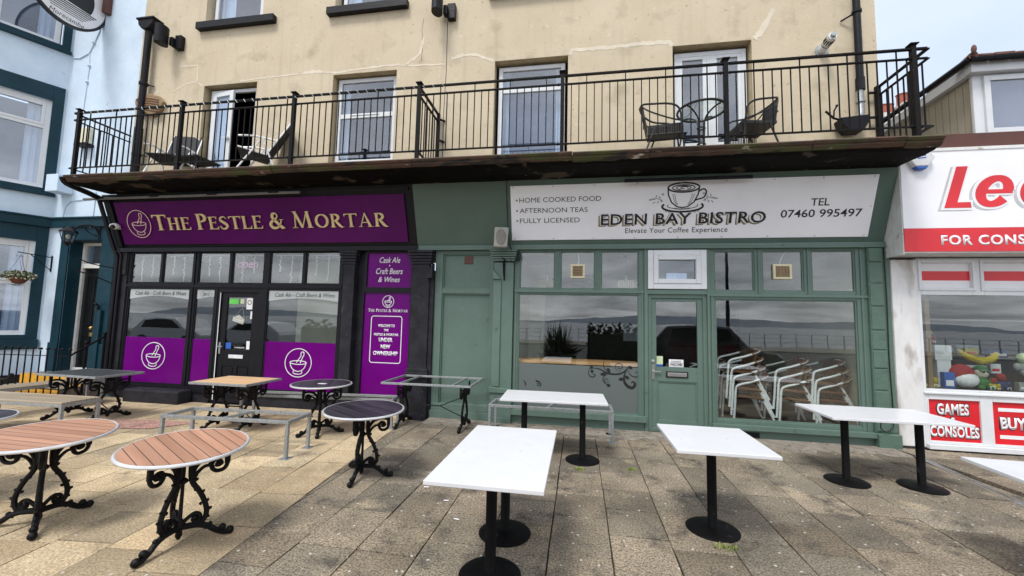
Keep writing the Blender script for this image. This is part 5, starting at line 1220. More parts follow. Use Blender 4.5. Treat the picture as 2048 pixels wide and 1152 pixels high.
for s_, x0, x1, y1 in (('L', 5.10, 5.45, 4.06), ('e', 5.50, 5.97, 3.93), ('e', 6.03, 6.50, 3.93)):
    for dx_, dz_, dd_, grow, m_ in ((-.05, -.02, 0, .02, 'grey_shadow'), (-.008, -.002, .003, .03, 'white'), (0, 0, .006, 0, 'red')):
        b = MB(FG @ Matrix.Translation((dx_, dz_, dd_))); sh = lambda p: (p[0] + (p[1] - 3.46) * .30, p[1])
        if s_ == 'L': b.prism([sh(p) for p in ((5.11 - grow, 3.46 - grow), (5.44 + grow, 3.46 - grow), (5.41 + grow, 3.54 + grow), (5.25 + grow, 3.54 + grow), (5.25 + grow, 4.06 + grow), (5.11 - grow, 4.06 + grow))], 0, .003)
        else:
            cx_, cy_ = x0 + .16, 3.69; A_ = arc(cx_, cy_, .16, .185, 6, 325, 26); b.strip([sh(p) for p in A_], [(.085 + .045 * abs(math.cos(R(6 + 319 * q / 26)))) + grow * 2 for q in range(27)], 0, .003)
            b.strip([sh((cx_ - .13, 3.685)), sh((cx_ + .215, 3.685))], .06 + grow * 1.5, .0, .0032)
        b.build('lettering', m_, fb)
FH = FAC @ Matrix.Translation((0, 0, .378))
text('FOR CONSOLES', FH, 5.05, 6.52, 2.925, 3.07, 'white', rb, off=.03, space=1.14)
t = thing('alarm_box', 'white hexagonal alarm box with blue base on the corner of the games shop sign', 'alarm', (4.82, -.4, 4.17))
MA = FAC @ Matrix.Translation((4.82, 4.16, .376))
b = MB(MA); b.prism([(-.17, .03), (-.10, .13), (.10, .13), (.17, .03), (.08, -.10), (-.08, -.10)], 0, .08); b.build('case', 'plastic_white', t, bev=.015)
b = MB(MA); b.prism([(-.085, -.098), (.085, -.098), (.05, -.14), (-.05, -.14)], 0, .075); b.build('base', 'blue_sticker', t, bev=.008)
b = MB(MA)
for k in range(3): b.strip([(-.05, .085 - k * .035), (.05, .095 - k * .035)], .016, .0801, .083)
b.build('badge', 'blue_sticker', t)
# window joinery
POST = [(5.06, 5.70), (5.85, 6.62), (6.77, 7.54), (7.69, 8.46)]
b = MB(FAC); cells(b, 5.0, 9.0, .09, 2.80, [(a, c, 2.36, 2.73) for a, c in POST] + [(a, c, .13, .72) for a, c in POST] + [(5.04, 7.05, .87, 2.25), (7.15, 8.9, .87, 2.25)], -.08, -.005)
b.box(5.0, 9.0, .02, .089, -.1, .05); b.box(5.0, 9.0, .80, .83, -.004, .02); b.build('window_frame', 'upvc', gs, bev=.006)
b = MB(FAC)
for a, c in POST: rim(b, a - .045, c + .045, 2.315, 2.775, .04, -.004, .012)
b.build('opening_light', 'upvc', gs, bev=.006)
for a, c in POST:
    b = MB(FAC); b.box(a, c, 2.36, 2.73, -.05, -.04); o = b.build('top_panel', 'white', gs); b = MB(FAC); b.box(a, c, 2.47, 2.61, -.0395, -.037); b.build('red_stripe', 'red', o)
for a, c in ((5.04, 7.05), (7.15, 8.9)): b = MB(FAC); b.box(a, c, .87, 2.25, -.05, -.042); b.build('window_pane', 'glass_dark', gs)
for i, (a, c) in enumerate(POST):
    b = MB(FAC); b.box(a - .02, c + .02, .13, .72, -.05, -.03); o = b.build('red_panel', 'red', gs)
    FQ = FAC @ Matrix.Translation((0, 0, -.03))
    if i == 0:
        for s_, x0, x1, y0, y1 in (('GAMES', 5.17, 5.57, .50, .665), ('&', 5.33, 5.41, .38, .47), ('CONSOLES', 5.07, 5.68, .185, .345)):
            text(s_, FQ, x0 - .012, x1 + .012, y0 - .012, y1 + .012, 'ink', o, off=.05, space=1.05); text(s_, FQ @ Matrix.Translation((0, 0, .004)), x0, x1, y0, y1, 'white', o, off=.04, space=1.06)
    elif i == 1:
        b = MB(FQ); b.box(5.93, 6.55, .59, .64, 0, .003); b.box(5.93, 6.55, .21, .26, 0, .003); b.build('bars', 'white', o); text('BUY', FQ, 5.93, 6.27, .33, .52, 'ink', o, off=.05); text('BUY', FQ @ Matrix.Translation((0, 0, .004)), 5.945, 6.255, .34, .51, 'white', o, off=.04)
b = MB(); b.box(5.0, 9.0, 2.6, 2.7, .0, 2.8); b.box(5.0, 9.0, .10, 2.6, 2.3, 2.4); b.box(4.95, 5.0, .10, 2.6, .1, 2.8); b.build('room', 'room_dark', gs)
b = MB(); b.box(5.02, 9.0, .10, 1.0, .79, .86); b.build('display_shelf', 'room_dark', gs); b = MB(); b.box(5.16, 5.22, .12, .18, .86, 2.2); b.build('timber_post', 'card', gs)
b = MB(); b.box(5.7, 7.4, .9, 1.2, 1.28, 1.33); b.box(5.3, 7.4, 1.2, 1.25, 1.9, 1.93); b.build('back_shelf', 'galv', gs)
rn = random.Random(31); X = 5.34
nth = ('leftmost', 'second from the left', 'third from the left', 'fourth from the left', 'middle one', 'fifth from the right', 'fourth from the right', 'third from the right', 'second from the right')
for k in range(9):
    w_, h_ = rn.uniform(.09, .16), rn.uniform(.14, .26); z_ = 1.25
    t = thing('game_box', 'upright boxed game on the back shelf of the games shop, %s' % nth[k], 'box', (X, 1.5, z_), 'boxed games on the back shelf')
    b = MB(); b.box(X, X + w_, 1.45, 1.50, z_, z_ + h_); b.build('carton', rn.choice(('toy_blue', 'toy_red', 'room_dark', 'toy_pale', 'card', 'toy_green')), t)
    b = MB(); b.box(X + .01, X + w_ - .01, 1.444, 1.449, z_ + h_ * .55, z_ + h_ * .9); b.build('label', rn.choice(('toy_pale', 'toy_yellow', 'toy_red')), t)
    X += w_ + rn.uniform(.01, .05)
b = MB(); b.box(5.2, 7.2, 1.36, 1.60, 1.235, 1.249); b.build('back_shelf', 'room_dark', gs)
# roof storey behind
b = MB(); b.box(6.62, 10, .86, 7.5, 4.3, 5.86); b.build('upper_wall', 'cladding', gs)
b = MB(); y = .9
while y < 7.4: b.box(6.605, 6.62, y, y + .125, 4.3, 6.13 - (y - .9) * .04); y += .14
b.build('side_boards', 'cladding', gs)
b = MB(); b.box(6.56, 10, .80, .859, 4.5, 6.14); b.box(6.46, 10, .68, .80, 6.06, 6.24); b.bar((6.53, .81, 6.14), (6.53, 7.5, 5.86), .10, .17); b.build('corner_trim', 'upvc', gs, bev=.01)
MD = frame((0, .80, 0), (1, 0, 0), (0, 0, 1))
b = MB(MD); rim(b, 6.70, 8.3, 5.02, 6.03, .09, .0, .04); b.box(6.79, 8.21, 5.11, 5.94, .0, .01); wf = b.build('dormer_window', 'upvc', gs, bev=.008); b = MB(MD); b.box(6.79, 8.21, 5.11, 5.94, .012, .016); b.build('pane', 'glass_blue', wf)
b = MB(MD); b.box(6.79, 8.21, 5.11, 5.94, .0105, .0115); b.build('net_blind', 'blind', wf)
b = MB(); b.tube([(6.38, .60, 6.24), (6.38, 7.5, 5.96)], .05, 8); b.tube([(6.38, .60, 6.24), (10, .60, 6.27)], .05, 8); b.build('gutter', 'black', gs)
b = MB(); rn = random.Random(8)
for k in range(12):      # interlocking tile courses rising towards the ridge
    y0 = .55 + k * .3; z0 = 6.26 + k * .05
    x_ = 6.40 + k * .12
    while x_ < 10: b.prism([(x_, y0), (x_ + .285, y0), (x_ + .285, y0 + .36), (x_, y0 + .36)], z0, z0 + .035 + rn.random() * .012); x_ += .3
b.build('roof', 'tiles', gs, bev=.008); b = MB(); b.tube([(6.4, .56, 6.28), (7.9, 4.2, 6.92)], .06, 8); b.ball((6.38, .52, 6.36), .035, 6, (1, 1, 2.2)); b.build('ridge_tile', 'tiles', gs)

# things on show in the shop window
def show(name, lab, cat, parts, grp=None):
    t = thing(name, lab, cat, (0, 0, 0), grp)
    for nm, m_, f in parts:
        b = MB(); f(b); b.build(nm, m_, t, smooth=nm in ('body', 'head', 'arm', 'cushion', 'top', 'wing'))
    return t
def plush(x, y, z, s, body, head, lab, hat=None):
    ps = [('body', body, lambda b: b.ball((x, y, z + .09 * s), .09 * s, 10, (1, .8, 1.1))), ('head', head, lambda b: b.ball((x, y - .01, z + .24 * s), .08 * s, 10)),
          ('arm', body, lambda b: (b.ball((x - .10 * s, y - .02, z + .11 * s), .04 * s, 8, (1, 1, 1.5)), b.ball((x + .10 * s, y - .02, z + .11 * s), .04 * s, 8, (1, 1, 1.5)), b.ball((x - .06 * s, y - .07 * s, z + .03 * s), .04 * s, 8), b.ball((x + .06 * s, y - .07 * s, z + .03 * s), .04 * s, 8))), ('eye', 'ink', lambda b: (b.ball((x - .028 * s, y - .085 * s, z + .255 * s), .012 * s, 6), b.ball((x + .028 * s, y - .085 * s, z + .255 * s), .012 * s, 6))), ('tag', 'plastic_white', lambda b: b.box(x + .03 * s, x + .09 * s, y - .10 * s, y - .097 * s, z + .01, z + .06 * s))]
    if hat: ps.append(('hat', hat, lambda b: (b.ball((x, y, z + .30 * s), .075 * s, 10, (1, 1, .6)), b.prism([(x - .07 * s, y - .1 * s), (x + .07 * s, y - .1 * s), (x + .05 * s, y), (x - .05 * s, y)], z + .27 * s, z + .285 * s))))
    show('soft_toy', lab, 'soft toy', ps, 'soft toys in the games shop window')
show('round_cushion', 'large round cushion, red above and white below, in the games shop window', 'cushion', [('cushion', 'toy_red', lambda b: b.ball((5.70, .28, 1.06), .165, 16, (1, .75, 1.02))), ('panel', 'plastic_white', lambda b: b.ball((5.72, .24, 1.0), .165, 14, (.96, .75, .72)))])
show('game_box', 'white game console box standing upright at the left of the games shop window', 'box', [('carton', 'plastic_white', lambda b: b.box(5.38, 5.60, .28, .36, .86 + .42, 1.50)), ('shelf_foot', 'plastic_white', lambda b: b.box(5.40, 5.58, .28, .36, .87, 1.275))])
text('Wii', frame((0, .278, 0), (1, 0, 0), (0, 0, 1)), 5.40, 5.49, 1.36, 1.42, 'grey_shadow', col.objects['game_box'])
show('yellow_plush', 'yellow crescent-shaped soft toy lying along the window shelf', 'soft toy', [('wing', 'toy_yellow', lambda b: b.tube(smoothpath([(5.70, .3, 1.44), (5.80, .28, 1.34), (5.95, .26, 1.29), (6.10, .28, 1.31), (6.20, .3, 1.41)], 5), [.012, .02, .03, .035, .04, .04, .045, .045, .045, .045, .05, .05, .05, .05, .05, .05, .05, .045, .04, .03, .02], 8)), ('body', 'toy_yellow', lambda b: b.ball((5.95, .27, 1.28), .06, 8))])
plush(5.93, .25, .87, 1.0, 'toy_green', 'room_wall', 'soft toy with green body and green cap beside the red and white cushion', 'toy_green')
plush(5.55, .38, 1.08, .8, 'toy_red', 'room_wall', 'soft toy with red cap peering over the red and white cushion', 'toy_red')
plush(6.18, .26, .87, .75, 'toy_blue', 'toy_red', 'small blue and red soft toy at the right of the shop window')
plush(5.22, .24, .87, .9, 'toy_yellow', 'room_dark', 'yellow and black soft toy at the left end of the shop window')
plush(6.52, .3, 1.1, 1.0, 'toy_pale', 'lime', 'pale green soft toy at the right edge of the shop window')
plush(5.45, .5, 1.52, .7, 'toy_red', 'toy_yellow', 'small red and yellow soft toy high behind the console box')
plush(6.05, .22, .87, .55, 'toy_yellow', 'toy_red', 'smallest soft toy, in front between the green and the blue one')
for i, (x0, x1, y_, z0, z1, m_, lab) in enumerate(((5.42, 5.56, .2, .87, 1.10, 'blue_sticker', 'small blue boxed figure below the console box'), (6.14, 6.27, .34, 1.10, 1.24, 'plastic_white', 'small white boxed game above the blue and red toy'), (5.80, 6.3, .5, 1.13, 1.27, 'room_dark', 'long dark box behind the green soft toy'), (6.36, 6.62, .2, .87, .99, 'toy_pale', 'pale flat box at the right front of the shop window'), (5.95, 6.12, .5, 1.35, 1.46, 'toy_yellow', 'yellow boxed game behind the yellow plush'), (6.35, 6.6, .6, 1.32, 1.45, 'toy_blue', 'blue box on the shelf at the right of the shop window'), (6.0, 6.3, .7, 1.335, 1.5, 'toy_pale', 'pale grey box on the shelf behind the yellow plush'))):
    show('game_box', lab, 'box', [('carton', m_, lambda b: b.box(x0, x1, y_, y_ + .07, z0, z1)), ('label', 'red' if i in (1, 4) else 'white', lambda b: b.box(x0 + .02, x1 - .02, y_ - .002, y_, z0 + .03, z0 + (z1 - z0) * .5))], 'boxed games in the games shop window')

CH = (14.15, 14.85, 15.0, 16.1, 11.7, 12.2)
# distant house with chimneys beyond the shop
fh = thing('distant_house', 'cream painted chimney stack with red pots on a roof seen through the balcony rail', 'house', (14, 14, 0))
b = MB(); b.box(11, 24, 14, 22, 0, 8.2); b.build('wall', 'brick_white', fh); b = MB(); b.quad((10.7, 13.7, 8.1), (24, 13.7, 8.1), (24, 18, 10.8), (10.7, 18, 10.8)); b.quad((10.7, 18, 10.8), (24, 18, 10.8), (24, 22.3, 8.1), (10.7, 22.3, 8.1)); b.build('roof', 'tiles', fh)
b = MB(); b.box(CH[0], CH[1], 14, 15, 8, CH[4]); b.box(CH[0] - .08, CH[1] + .08, 13.9, 15.1, CH[4], CH[4] + .2); b.box(CH[2], CH[3], 14, 15, 8, CH[5]); b.box(CH[2] - .08, CH[3] + .08, 13.9, 15.1, CH[5], CH[5] + .2); ch = b.build('chimney', 'brick_white', fh)
b = MB()
for x_, z_ in ((CH[0] + .25, CH[4] + .2), (CH[1] - .2, CH[4] + .2), (CH[2] + .25, CH[5] + .2), (CH[2] + .72, CH[5] + .2)): b.lathe([(.22, 0), (.20, .2), (.20, .55), (.24, .62)], 10, (x_, 14.5, z_))
b.build('chimney_pot', 'pot', ch)

# ================================================================ terrace furniture
def branch(b, A, H=.70, k=1.):
    """one cast-iron leg: arm with scroll, thorned lyre curve, scrolled foot; A = direction in plan"""
    ca, sa = math.cos(A), math.sin(A)
    T = lambda P: [(p[0] * k * ca, p[0] * k * sa, p[1] / .70 * H) for p in P]
    def t(P, r, n=7, kk=4): Q = smoothpath([(p[0], p[1], 0) for p in P], kk); m_ = len(Q); rr_ = [r[0] + (r[1] - r[0]) * i / (m_ - 1) for i in range(m_)] if isinstance(r, tuple) else r; b.tube(T([(q.x, q.y) for q in Q]), rr_, n)
    S = [(.050, .655), (.046, .56), (.05, .47), (.068, .415), (.105, .36), (.14, .29), (.162, .215), (.155, .155), (.125, .11)]
    t(S, (.020, .018)); t([(.01, .105), (.06, .108), (.12, .105), (.18, .085), (.235, .045), (.285, .024), (.315, .024)], (.024, .020))
    t([(.015, .13), (.045, .165), (.085, .195), (.118, .185), (.125, .155), (.10, .135), (.080, .15), (.09, .168)], (.015, .014)); t([(.06, .11), (.10, .125), (.145, .14)], .012)
    b.ball(T([(.09, .160)])[0], .022, 7); b.ball(T([(.322, .030)])[0], .030, 7); b.ball(T([(.272, .060)])[0], .027, 7); b.ball(T([(.19, .10)])[0], .018, 6)
    t([(.048, .44), (.062, .52), (.10, .58), (.155, .612), (.21, .622), (.262, .615)], (.019, .014)); t([(.055, .42), (.082, .49), (.125, .535), (.165, .542), (.188, .522)], (.015, .011))
    t([(.268, .615), (.276, .555), (.255, .508), (.205, .495), (.172, .528), (.185, .572), (.22, .575), (.237, .55), (.218, .535)], (.016, .014))
    b.ball(T([(.212, .545)])[0], .022, 6); b.bar(*T([(.274, .55), (.274, .70)]), .022, .034)
    for (r_, z_, d, h) in ((.072, .44, .03, .02), (.062, .49, .022, .012), (.12, .345, .026, .022), (.152, .275, .026, .02), (.175, .215, .024, .018), (.165, .16, .024, -.008), (.05, .54, .02, .015), (.16, .60 - .035, .008, -.03), (.21, .075, .0, -.03), (.16, .09, .006, -.032), (.09, .37, -.024, .01), (.13, .26, -.022, .012)):
        d *= .72; h *= .8; b.tube(T([(r_, z_), (r_ + d * .7, z_ + h * .4), (r_ + d, z_ + h)]), [.015, .012, .006], 5)
def hub(b, H=.70):
    b.lathe([(.010, .02), (.024, .05), (.020, .08), (.034, .11), (.03, .14), (.014, .17), (.012, .42), (.032, .435), (.030, .455), (.012, .47), (.012, .60), (.035, .62), (.045, .66), (.04, .69), (.06, .70)], 12)
MT['_'] = None
def round_table(x, y, top, label, angs, rot=0, R_=.42, tilt=(0, 0)):
    t = thing('round_table', label, 'table', (x, y, g(x)), 'round slatted tables on scrolled iron bases', local=True)
    H = .70
    b = MB(); b.lathe([(R_ - .035, H), (R_ - .012, H), (R_ - .012, H + .027), (R_ - .035, H + .027)][:0] or [(.05, H + .004), (R_ - .014, H + .004), (R_ - .014, H + .026), (.001, H + .026)], 64); o = b.build('tabletop', top, t); o.rotation_mode = 'ZYX'; o.rotation_euler = (tilt[0], tilt[1], rot)
    b = MB(); b.tube([((R_ - .006) * math.cos(2 * math.pi * k / 72), (R_ - .006) * math.sin(2 * math.pi * k / 72), H + .013) for k in range(72)], .0135, 8, True); o = b.build('rim', 'rim', t, smooth=True); o.rotation_euler = (tilt[0], tilt[1], 0)
    for a in angs: b = MB(); branch(b, R(a)); b.build('leg', 'iron', t, smooth=True)
    b = MB(); hub(b); b.build('column', 'iron', t, smooth=True)
    return t
round_table(-2.97, -4.19, 'slat', 'round brown slatted table on scrolled iron base, nearest the dark paving', (-85, 35, 155), R(63), R_=.402, tilt=(R(2.3), R(2.5)))
round_table(-4.29, -4.20, 'slat', 'round brown slatted table with pinkish top, partly cut by the left edge of the photo', (-155, -36, 82), R(-86), tilt=(R(2.0), R(2.2)))
round_table(-2.33, -2.70, 'slat_black', 'round black slatted table standing at the join of buff and dark paving', (-80, 8, 140), R(61), tilt=(R(1.5), R(.8)))
round_table(-3.79, -1.33, 'slat_black', 'round black slatted table with a small card on top, near the purple pub door panel', (-115, -60, 20), R(27))
round_table(-5.60, -4.10, 'slat_black', 'dark round table cut off at the left edge beyond the wooden bench', (-155, -35, 85), R(20))
b = MB(); b.box(-3.82, -3.70, -1.40, -1.33, .72, .728); tag(b.build('card', 'plastic_white'), 'small white card lying on the far round black table', 'card')

def iron_table(x, y, rz, L, W, top, label, H=.72, frame_only=False, mat_rim='galv'):
    t = thing('iron_frame_table', label, 'table', (x, y, g(x)), 'rectangular tables on scrolled iron frames', local=True, rz=rz)
    b = MB(); rim(b, -L / 2, L / 2, -W / 2, W / 2, .03, H - .032, H)
    if frame_only: b.box(-L / 2 + .28, -L / 2 + .31, -W / 2 + .03, W / 2 - .03, H - .03, H - .002); b.box(L / 2 - .31, L / 2 - .28, -W / 2 + .03, W / 2 - .03, H - .03, H - .002)
    b.build('top_frame', mat_rim, t, bev=.003)
    if not frame_only: b = MB(); b.box(-L / 2 + .031, L / 2 - .031, -W / 2 + .031, W / 2 - .031, H - .028, H + .002); b.build('tabletop', top, t)
    xs = (-L / 2 + .20, L / 2 - .20)
    for xx in xs:
        b = MB(Matrix.Translation((xx, 0, 0)))
        for s in (-1, 1): branch(b, s * math.pi / 2, H - .035, .98)
        b.tube([(0, -.05, .115), (0, .05, .115)], .02, 8); b.tube([(0, -.05, .63), (0, .05, .63)], .02, 8); b.tube([(0, -.06, .45), (0, .06, .45)], .018, 8); b.tube([(0, 0, .45), (0, 0, .63)], .012, 6)
        b.ball((0, 0, .09), .03, 8, (1, 1, 1.6)); b.build('leg_frame', 'iron', t, smooth=True)
    b = MB(); z1, z0, zm = .50, .16, .33
    a, c = xs
    for xx, s in ((a, 1), (c, -1)): b.tube([(xx, 0, z1), (s * -.10, 0, zm)], .008, 6); b.tube([(xx, 0, z0), (s * -.10, 0, zm)], .008, 6)
    b.tube([(-.10, 0, zm), (.10, 0, zm)], .010, 6); b.build('stretcher', 'iron', t)
    return t
iron_table(-7.86, -1.44, R(-2), 1.22, .70, 'slate', 'dark slate-topped table on scrolled iron frames before the stone block', .725)
iron_table(-5.15, -1.43, R(0), .96, .71, 'plywood', 'plywood-topped table on scrolled iron frames in front of the pub door', .725)
iron_table(-2.30, -.56, R(1), 1.42, .92, None, 'table frame with no top on scrolled iron legs before the green panelled bay', .74, True, 'galv')

def bench(x, y, rz, L, W, label, boards=None, H=.45, plates=True, cross=True):
    t = thing('bench', label, 'bench', (x, y, g(x)), 'steel framed benches', local=True, rz=rz)
    b = MB(); rim(b, -L / 2, L / 2, -W / 2, W / 2, .04, H - .04, H)
    if cross and not boards: b.bar((-.05, -W / 2 + .04, H - .02), (.05, W / 2 - .04, H - .02), .03, .03)
    b.build('seat_frame', 'galv', t, bev=.003)
    for sx in (-1, 1):
        for sy in (-1, 1):
            b = MB(); cx, cy = sx * (L / 2 - .02), sy * (W / 2 - .02); b.box(cx - .0195, cx + .0195, cy - .0195, cy + .0195, .007, H - .041); lg = b.build('leg', 'galv', t, bev=.003)
            if plates: b = MB(); b.box(cx - .06, cx + .06, cy - .06, cy + .06, .0, .006); b.build('foot_plate', 'galv', lg)
    if boards:
        n = 5; bw = W / n
        for k in range(n):
            b = MB(); dz = .002 * (k % 2); b.box(-L / 2 - .0, L / 2 - .01, -W / 2 + k * bw + .004, -W / 2 + (k + 1) * bw - .004, H + .001, H + .024 + dz); b.build('board', boards, t, bev=.004)
    return t
bench(-4.33, -2.25, R(3.5), 1.72, .48, 'empty steel bench frame standing between the plywood table and the round brown tables')
bench(-4.15, -.80, R(6), 2.52, .34, 'long empty steel bench frame against the pub front behind the far round black table')
bench(-.42, -.55, R(0), 1.86, .50, 'empty steel bench frame under the left bistro window behind the white table')
MT['bench_wood'] = MT['bench_wood']
bench(-7.80, -2.22, R(2), 1.80, .48, 'low wooden bench at the left, its slatted end nearest the round brown tables', 'bench_wood', .45, False)
bench(-9.12, -1.22, R(86), 1.45, .42, 'low wooden bench running away from the photographer towards the iron fence', 'bench_wood', .45, False)

def pedestal_table(x, y, L, W, rz, feet, label, H=.74):
    t = thing('white_table', label, 'table', (x, y, -.0), 'white topped pedestal tables', local=True, rz=rz)
    b = MB(); b.box(-L / 2, L / 2, -W / 2, W / 2, H - .028, H); b.build('tabletop', 'white_top', t, bev=.004)
    b = MB(); b.box(-L / 2 + .1, L / 2 - .1, -.06, .06, H - .05, H - .0285); b.build('support_plate', 'black', t)
    for fx, fy in feet:
        b = MB(Matrix.Translation((fx, fy, 0))); b.lathe([(.042, .028), (.038, .034), (.038, H - .051)], 20); c_ = b.build('column', 'column_black', t, smooth=True)
        b = MB(Matrix.Translation((fx, fy, 0))); b.lathe([(.21, .0), (.212, .008), (.205, .014), (.13, .022), (.06, .030), (.045, .034)], 40); b.build('base_plate', 'column_black', t, smooth=True)
    return t
pedestal_table(-.56, -3.83, .74, 1.35, 0, [(-.02, .28), (-.02, -.28)], 'long white table nearest the photographer, end-on, on two black legs')
pedestal_table(-.32, -1.46, 1.34, .70, R(2), [(-.37, -.19), (.37, -.19)], 'long white table crosswise in front of the left bistro window')
pedestal_table(1.15, -3.07, .76, .84, 0, [(-.02, -.06)], 'small white table on a single black leg in front of the green door')
pedestal_table(3.44, -1.46, 1.34, .80, R(0), [(-.44, -.19), (.30, -.19)], 'long white table overlapping the corner pier beside the games shop')
pedestal_table(3.60, -3.72, 1.34, 1.10, R(-4), [(.2, 0)], 'white tabletop corner cut off by the right edge of the photo')

# ---------------------------------------------------------------- stacked chairs inside the bistro window
def ally_chair(label, group):
    t = thing('cafe_chair', label, 'chair', (0, 0, 0), group, local=True)
    b = MB()
    for s in (-1, 1):
        b.tube(smoothpath([(-.29, s * .27, 0), (-.265, s * .27, .30), (-.245, s * .27, .55), (-.20, s * .27, .625), (.0, s * .265, .685), (.19, s * .24, .75), (.285, s * .15, .79), (.30, 0, .80)], 4), .018, 8)
        b.tube(smoothpath([(-.22, s * .25, .44), (.12, s * .25, .42), (.17, s * .25, .38), (.36, s * .27, 0)], 4), .017, 8)
    b.build('frame', 'alu', t, smooth=True)
    b = MB()
    for s in (-1, 1): b.tube([(-.22, s * .268, .445), (.12, s * .268, .425), (.17, s * .268, .40)], .021, 7)
    for k in range(9): b.box(-.21 + k * .038, -.183 + k * .038, -.235, .235, .435 - k * .002, .447 - k * .002)
    b.build('seat', 'brown_slat', t)
    b = MB(); b.tube(smoothpath([(.12, -.255, .725), (.22, -.22, .765), (.29, -.13, .80), (.31, 0, .81), (.29, .13, .80), (.22, .22, .765), (.12, .255, .725)], 3), .022, 7)
    for k in range(12): a = (k - 5.5) / 5.5; xx = .28 - .06 * a * a; b.bar((xx - .10, a * .20, .42), (xx + .005, a * .21, .79), .036, .012)
    b.build('backrest', 'brown_slat', t)
    return t
base_chair = ally_chair('', '')
first = True
names = ('left', 'middle', 'right'); lv = {4: ('lowest', 'second from the floor', 'third from the floor', 'topmost'), 3: ('lowest', 'middle', 'topmost')}
for si, (sx_, sy_, n_) in enumerate(((2.80, .60, 4), (3.48, .60, 3), (4.03, .62, 3))):
    for k in range(n_):
        c = base_chair if first else copy_tree(base_chair); first = False
        c.location = (sx_ - .034 * k, sy_ + .004 * k, .131 + .135 * k); c.rotation_euler = (0, 0, R(rnd.uniform(-1.5, 1.5)))
        c['label'] = 'aluminium cafe chair, %s in %s stack inside the bistro window' % (lv[n_][k], names[si]); c['group'] = 'stacked cafe chairs inside the bistro window'
for si, (sx_, sy_, n_) in enumerate(((2.55, 1.75, 2),)):
    for k in range(n_):
        c = copy_tree(base_chair); c.location = (sx_ - .034 * k, sy_, .131 + .118 * k)
        c['label'] = 'brown and aluminium cafe chair %s in the back row behind the %s stack' % (('lowest', 'next up', 'topmost')[k], names[si]); c['group'] = 'stacked cafe chairs inside the bistro window'

# ---------------------------------------------------------------- balcony furniture
def wicker_chair(x, y, rz, label):
    t = thing('balcony_chair', label, 'chair', (x, y, 4.225), 'black wicker balcony chairs', local=True, rz=rz); t.scale = (1.14, 1.14, 1.2)
    b = MB()   # faces +x
    for s in (-1, 1): b.tube(smoothpath([(.26, s * .25, 0), (.22, s * .26, .40), (.20, s * .27, .58), (.10, s * .28, .66), (-.12, s * .26, .70), (-.26, s * .15, .76), (-.30, 0, .78)], 4), .013, 7); b.tube([(-.10, s * .22, .42), (-.26, s * .24, 0)], .012, 7)
    for s in (-1, 1): b.tube(smoothpath([(.22, s * .24, .45), (.05, s * .26, .50), (-.18, s * .24, .62), (-.27, s * .14, .74)], 4), .010, 6)
    b.build('frame', 'wicker', t, smooth=True)
    b = MB(); b.box(-.20, .24, -.22, .22, .40, .435); 
    for k in range(20): b.box(.24, .247, -.21 + k * .0215, -.20 + k * .0215, .30, .40); b.box(-.19 + k * .022, -.18 + k * .022, -.227, -.22, .31, .40)
    b.tube([(.24, -.22, .30), (.24, .22, .30)], .01, 6); b.tube([(-.2, -.224, .31), (.24, -.224, .30)], .01, 6); b.build('seat', 'wicker', t)
    b = MB()
    for k in range(14): a = (k - 6.5) / 6.5; b.bar((-.21, a * .17, .43), (-.285 + .02 * a * a, a * .15, .75), .014, .01)
    b.bar((-.245, -.17, .58), (-.245, .17, .58), .02, .02); b.build('backrest', 'wicker', t)
wicker_chair(1.27, -.50, R(-8), 'black wicker balcony chair on the left of the glass table')
wicker_chair(2.58, -.46, R(188), 'black wicker balcony chair on the right of the glass table')
t = thing('glass_table', 'small round glass table with black metal frame between two balcony chairs', 'table', (1.84, -.52, 4.225), None, local=True); t.scale = (1.04, 1.04, 1.16)
b = MB(); n = 40; b.tube([(.33 * math.cos(2 * math.pi * k / n), .33 * math.sin(2 * math.pi * k / n), .70) for k in range(n)], .017, 8, True)
for a in (40, 130, 220, 310):
    c_, s_ = math.cos(R(a)), math.sin(R(a)); b.tube(smoothpath([(.31 * c_, .31 * s_, .69), (.2 * c_, .2 * s_, .67), (.07 * c_, .07 * s_, .58), (.05 * c_, .05 * s_, .40), (.05 * c_, .05 * s_, .22), (.12 * c_, .12 * s_, .12), (.22 * c_, .22 * s_, .06), (.24 * c_, .24 * s_, 0)], 4), .012, 6)
b.tube([(.055 * math.cos(k), .055 * math.sin(k), .46) for k in range(6)], .012, 6, True); b.tube([(.055 * math.cos(k), .055 * math.sin(k), .24) for k in range(6)], .012, 6, True); b.build('frame', 'wicker', t, smooth=True)
b = MB(); b.lathe([(.31, .697), (.31, .703)], 40); b.build('glass_top', 'glass_clear', t)
def recliner(x, y, rz, label, lean=.0):
    t = thing('folding_chair', label, 'chair', (x, y, 4.225), 'black folding chairs on the balcony', local=True, rz=rz); t.scale = (1.1, 1.1, 1.16)
    b = MB()   # faces +x
    for s in (-1, 1):
        b.tube([(.30, s * .27, 0), (-.06, s * .27, .62), (-.10, s * .27, .62)], .013, 7); b.tube([(-.34, s * .27, 0), (-.08, s * .27, .62)], .013, 7); b.tube(smoothpath([(-.22 - lean * .3, s * .27, .63), (.05, s * .27, .64), (.26, s * .27, .60)], 3), .014, 7)
        b.tube([(.27, s * .25, .44), (-.14, s * .25, .38), (-.34 - lean, s * .25, 1.0)], .013, 7)
    b.tube([(.30, -.27, .02), (.30, .27, .02)], .011, 6); b.tube([(-.34, -.27, .02), (-.34, .27, .02)], .011, 6); b.build('frame', 'alu', t, smooth=True)
    b = MB(); b.bar((.27, 0, .44), (-.14, 0, .385), .49, .02); b.build('seat', 'fabric_black', t, bev=.005)
    b = MB(); b.bar((-.14, 0, .39), (-.335 - lean, 0, 1.0), .49, .02); b.build('backrest', 'fabric_black', t, bev=.005)
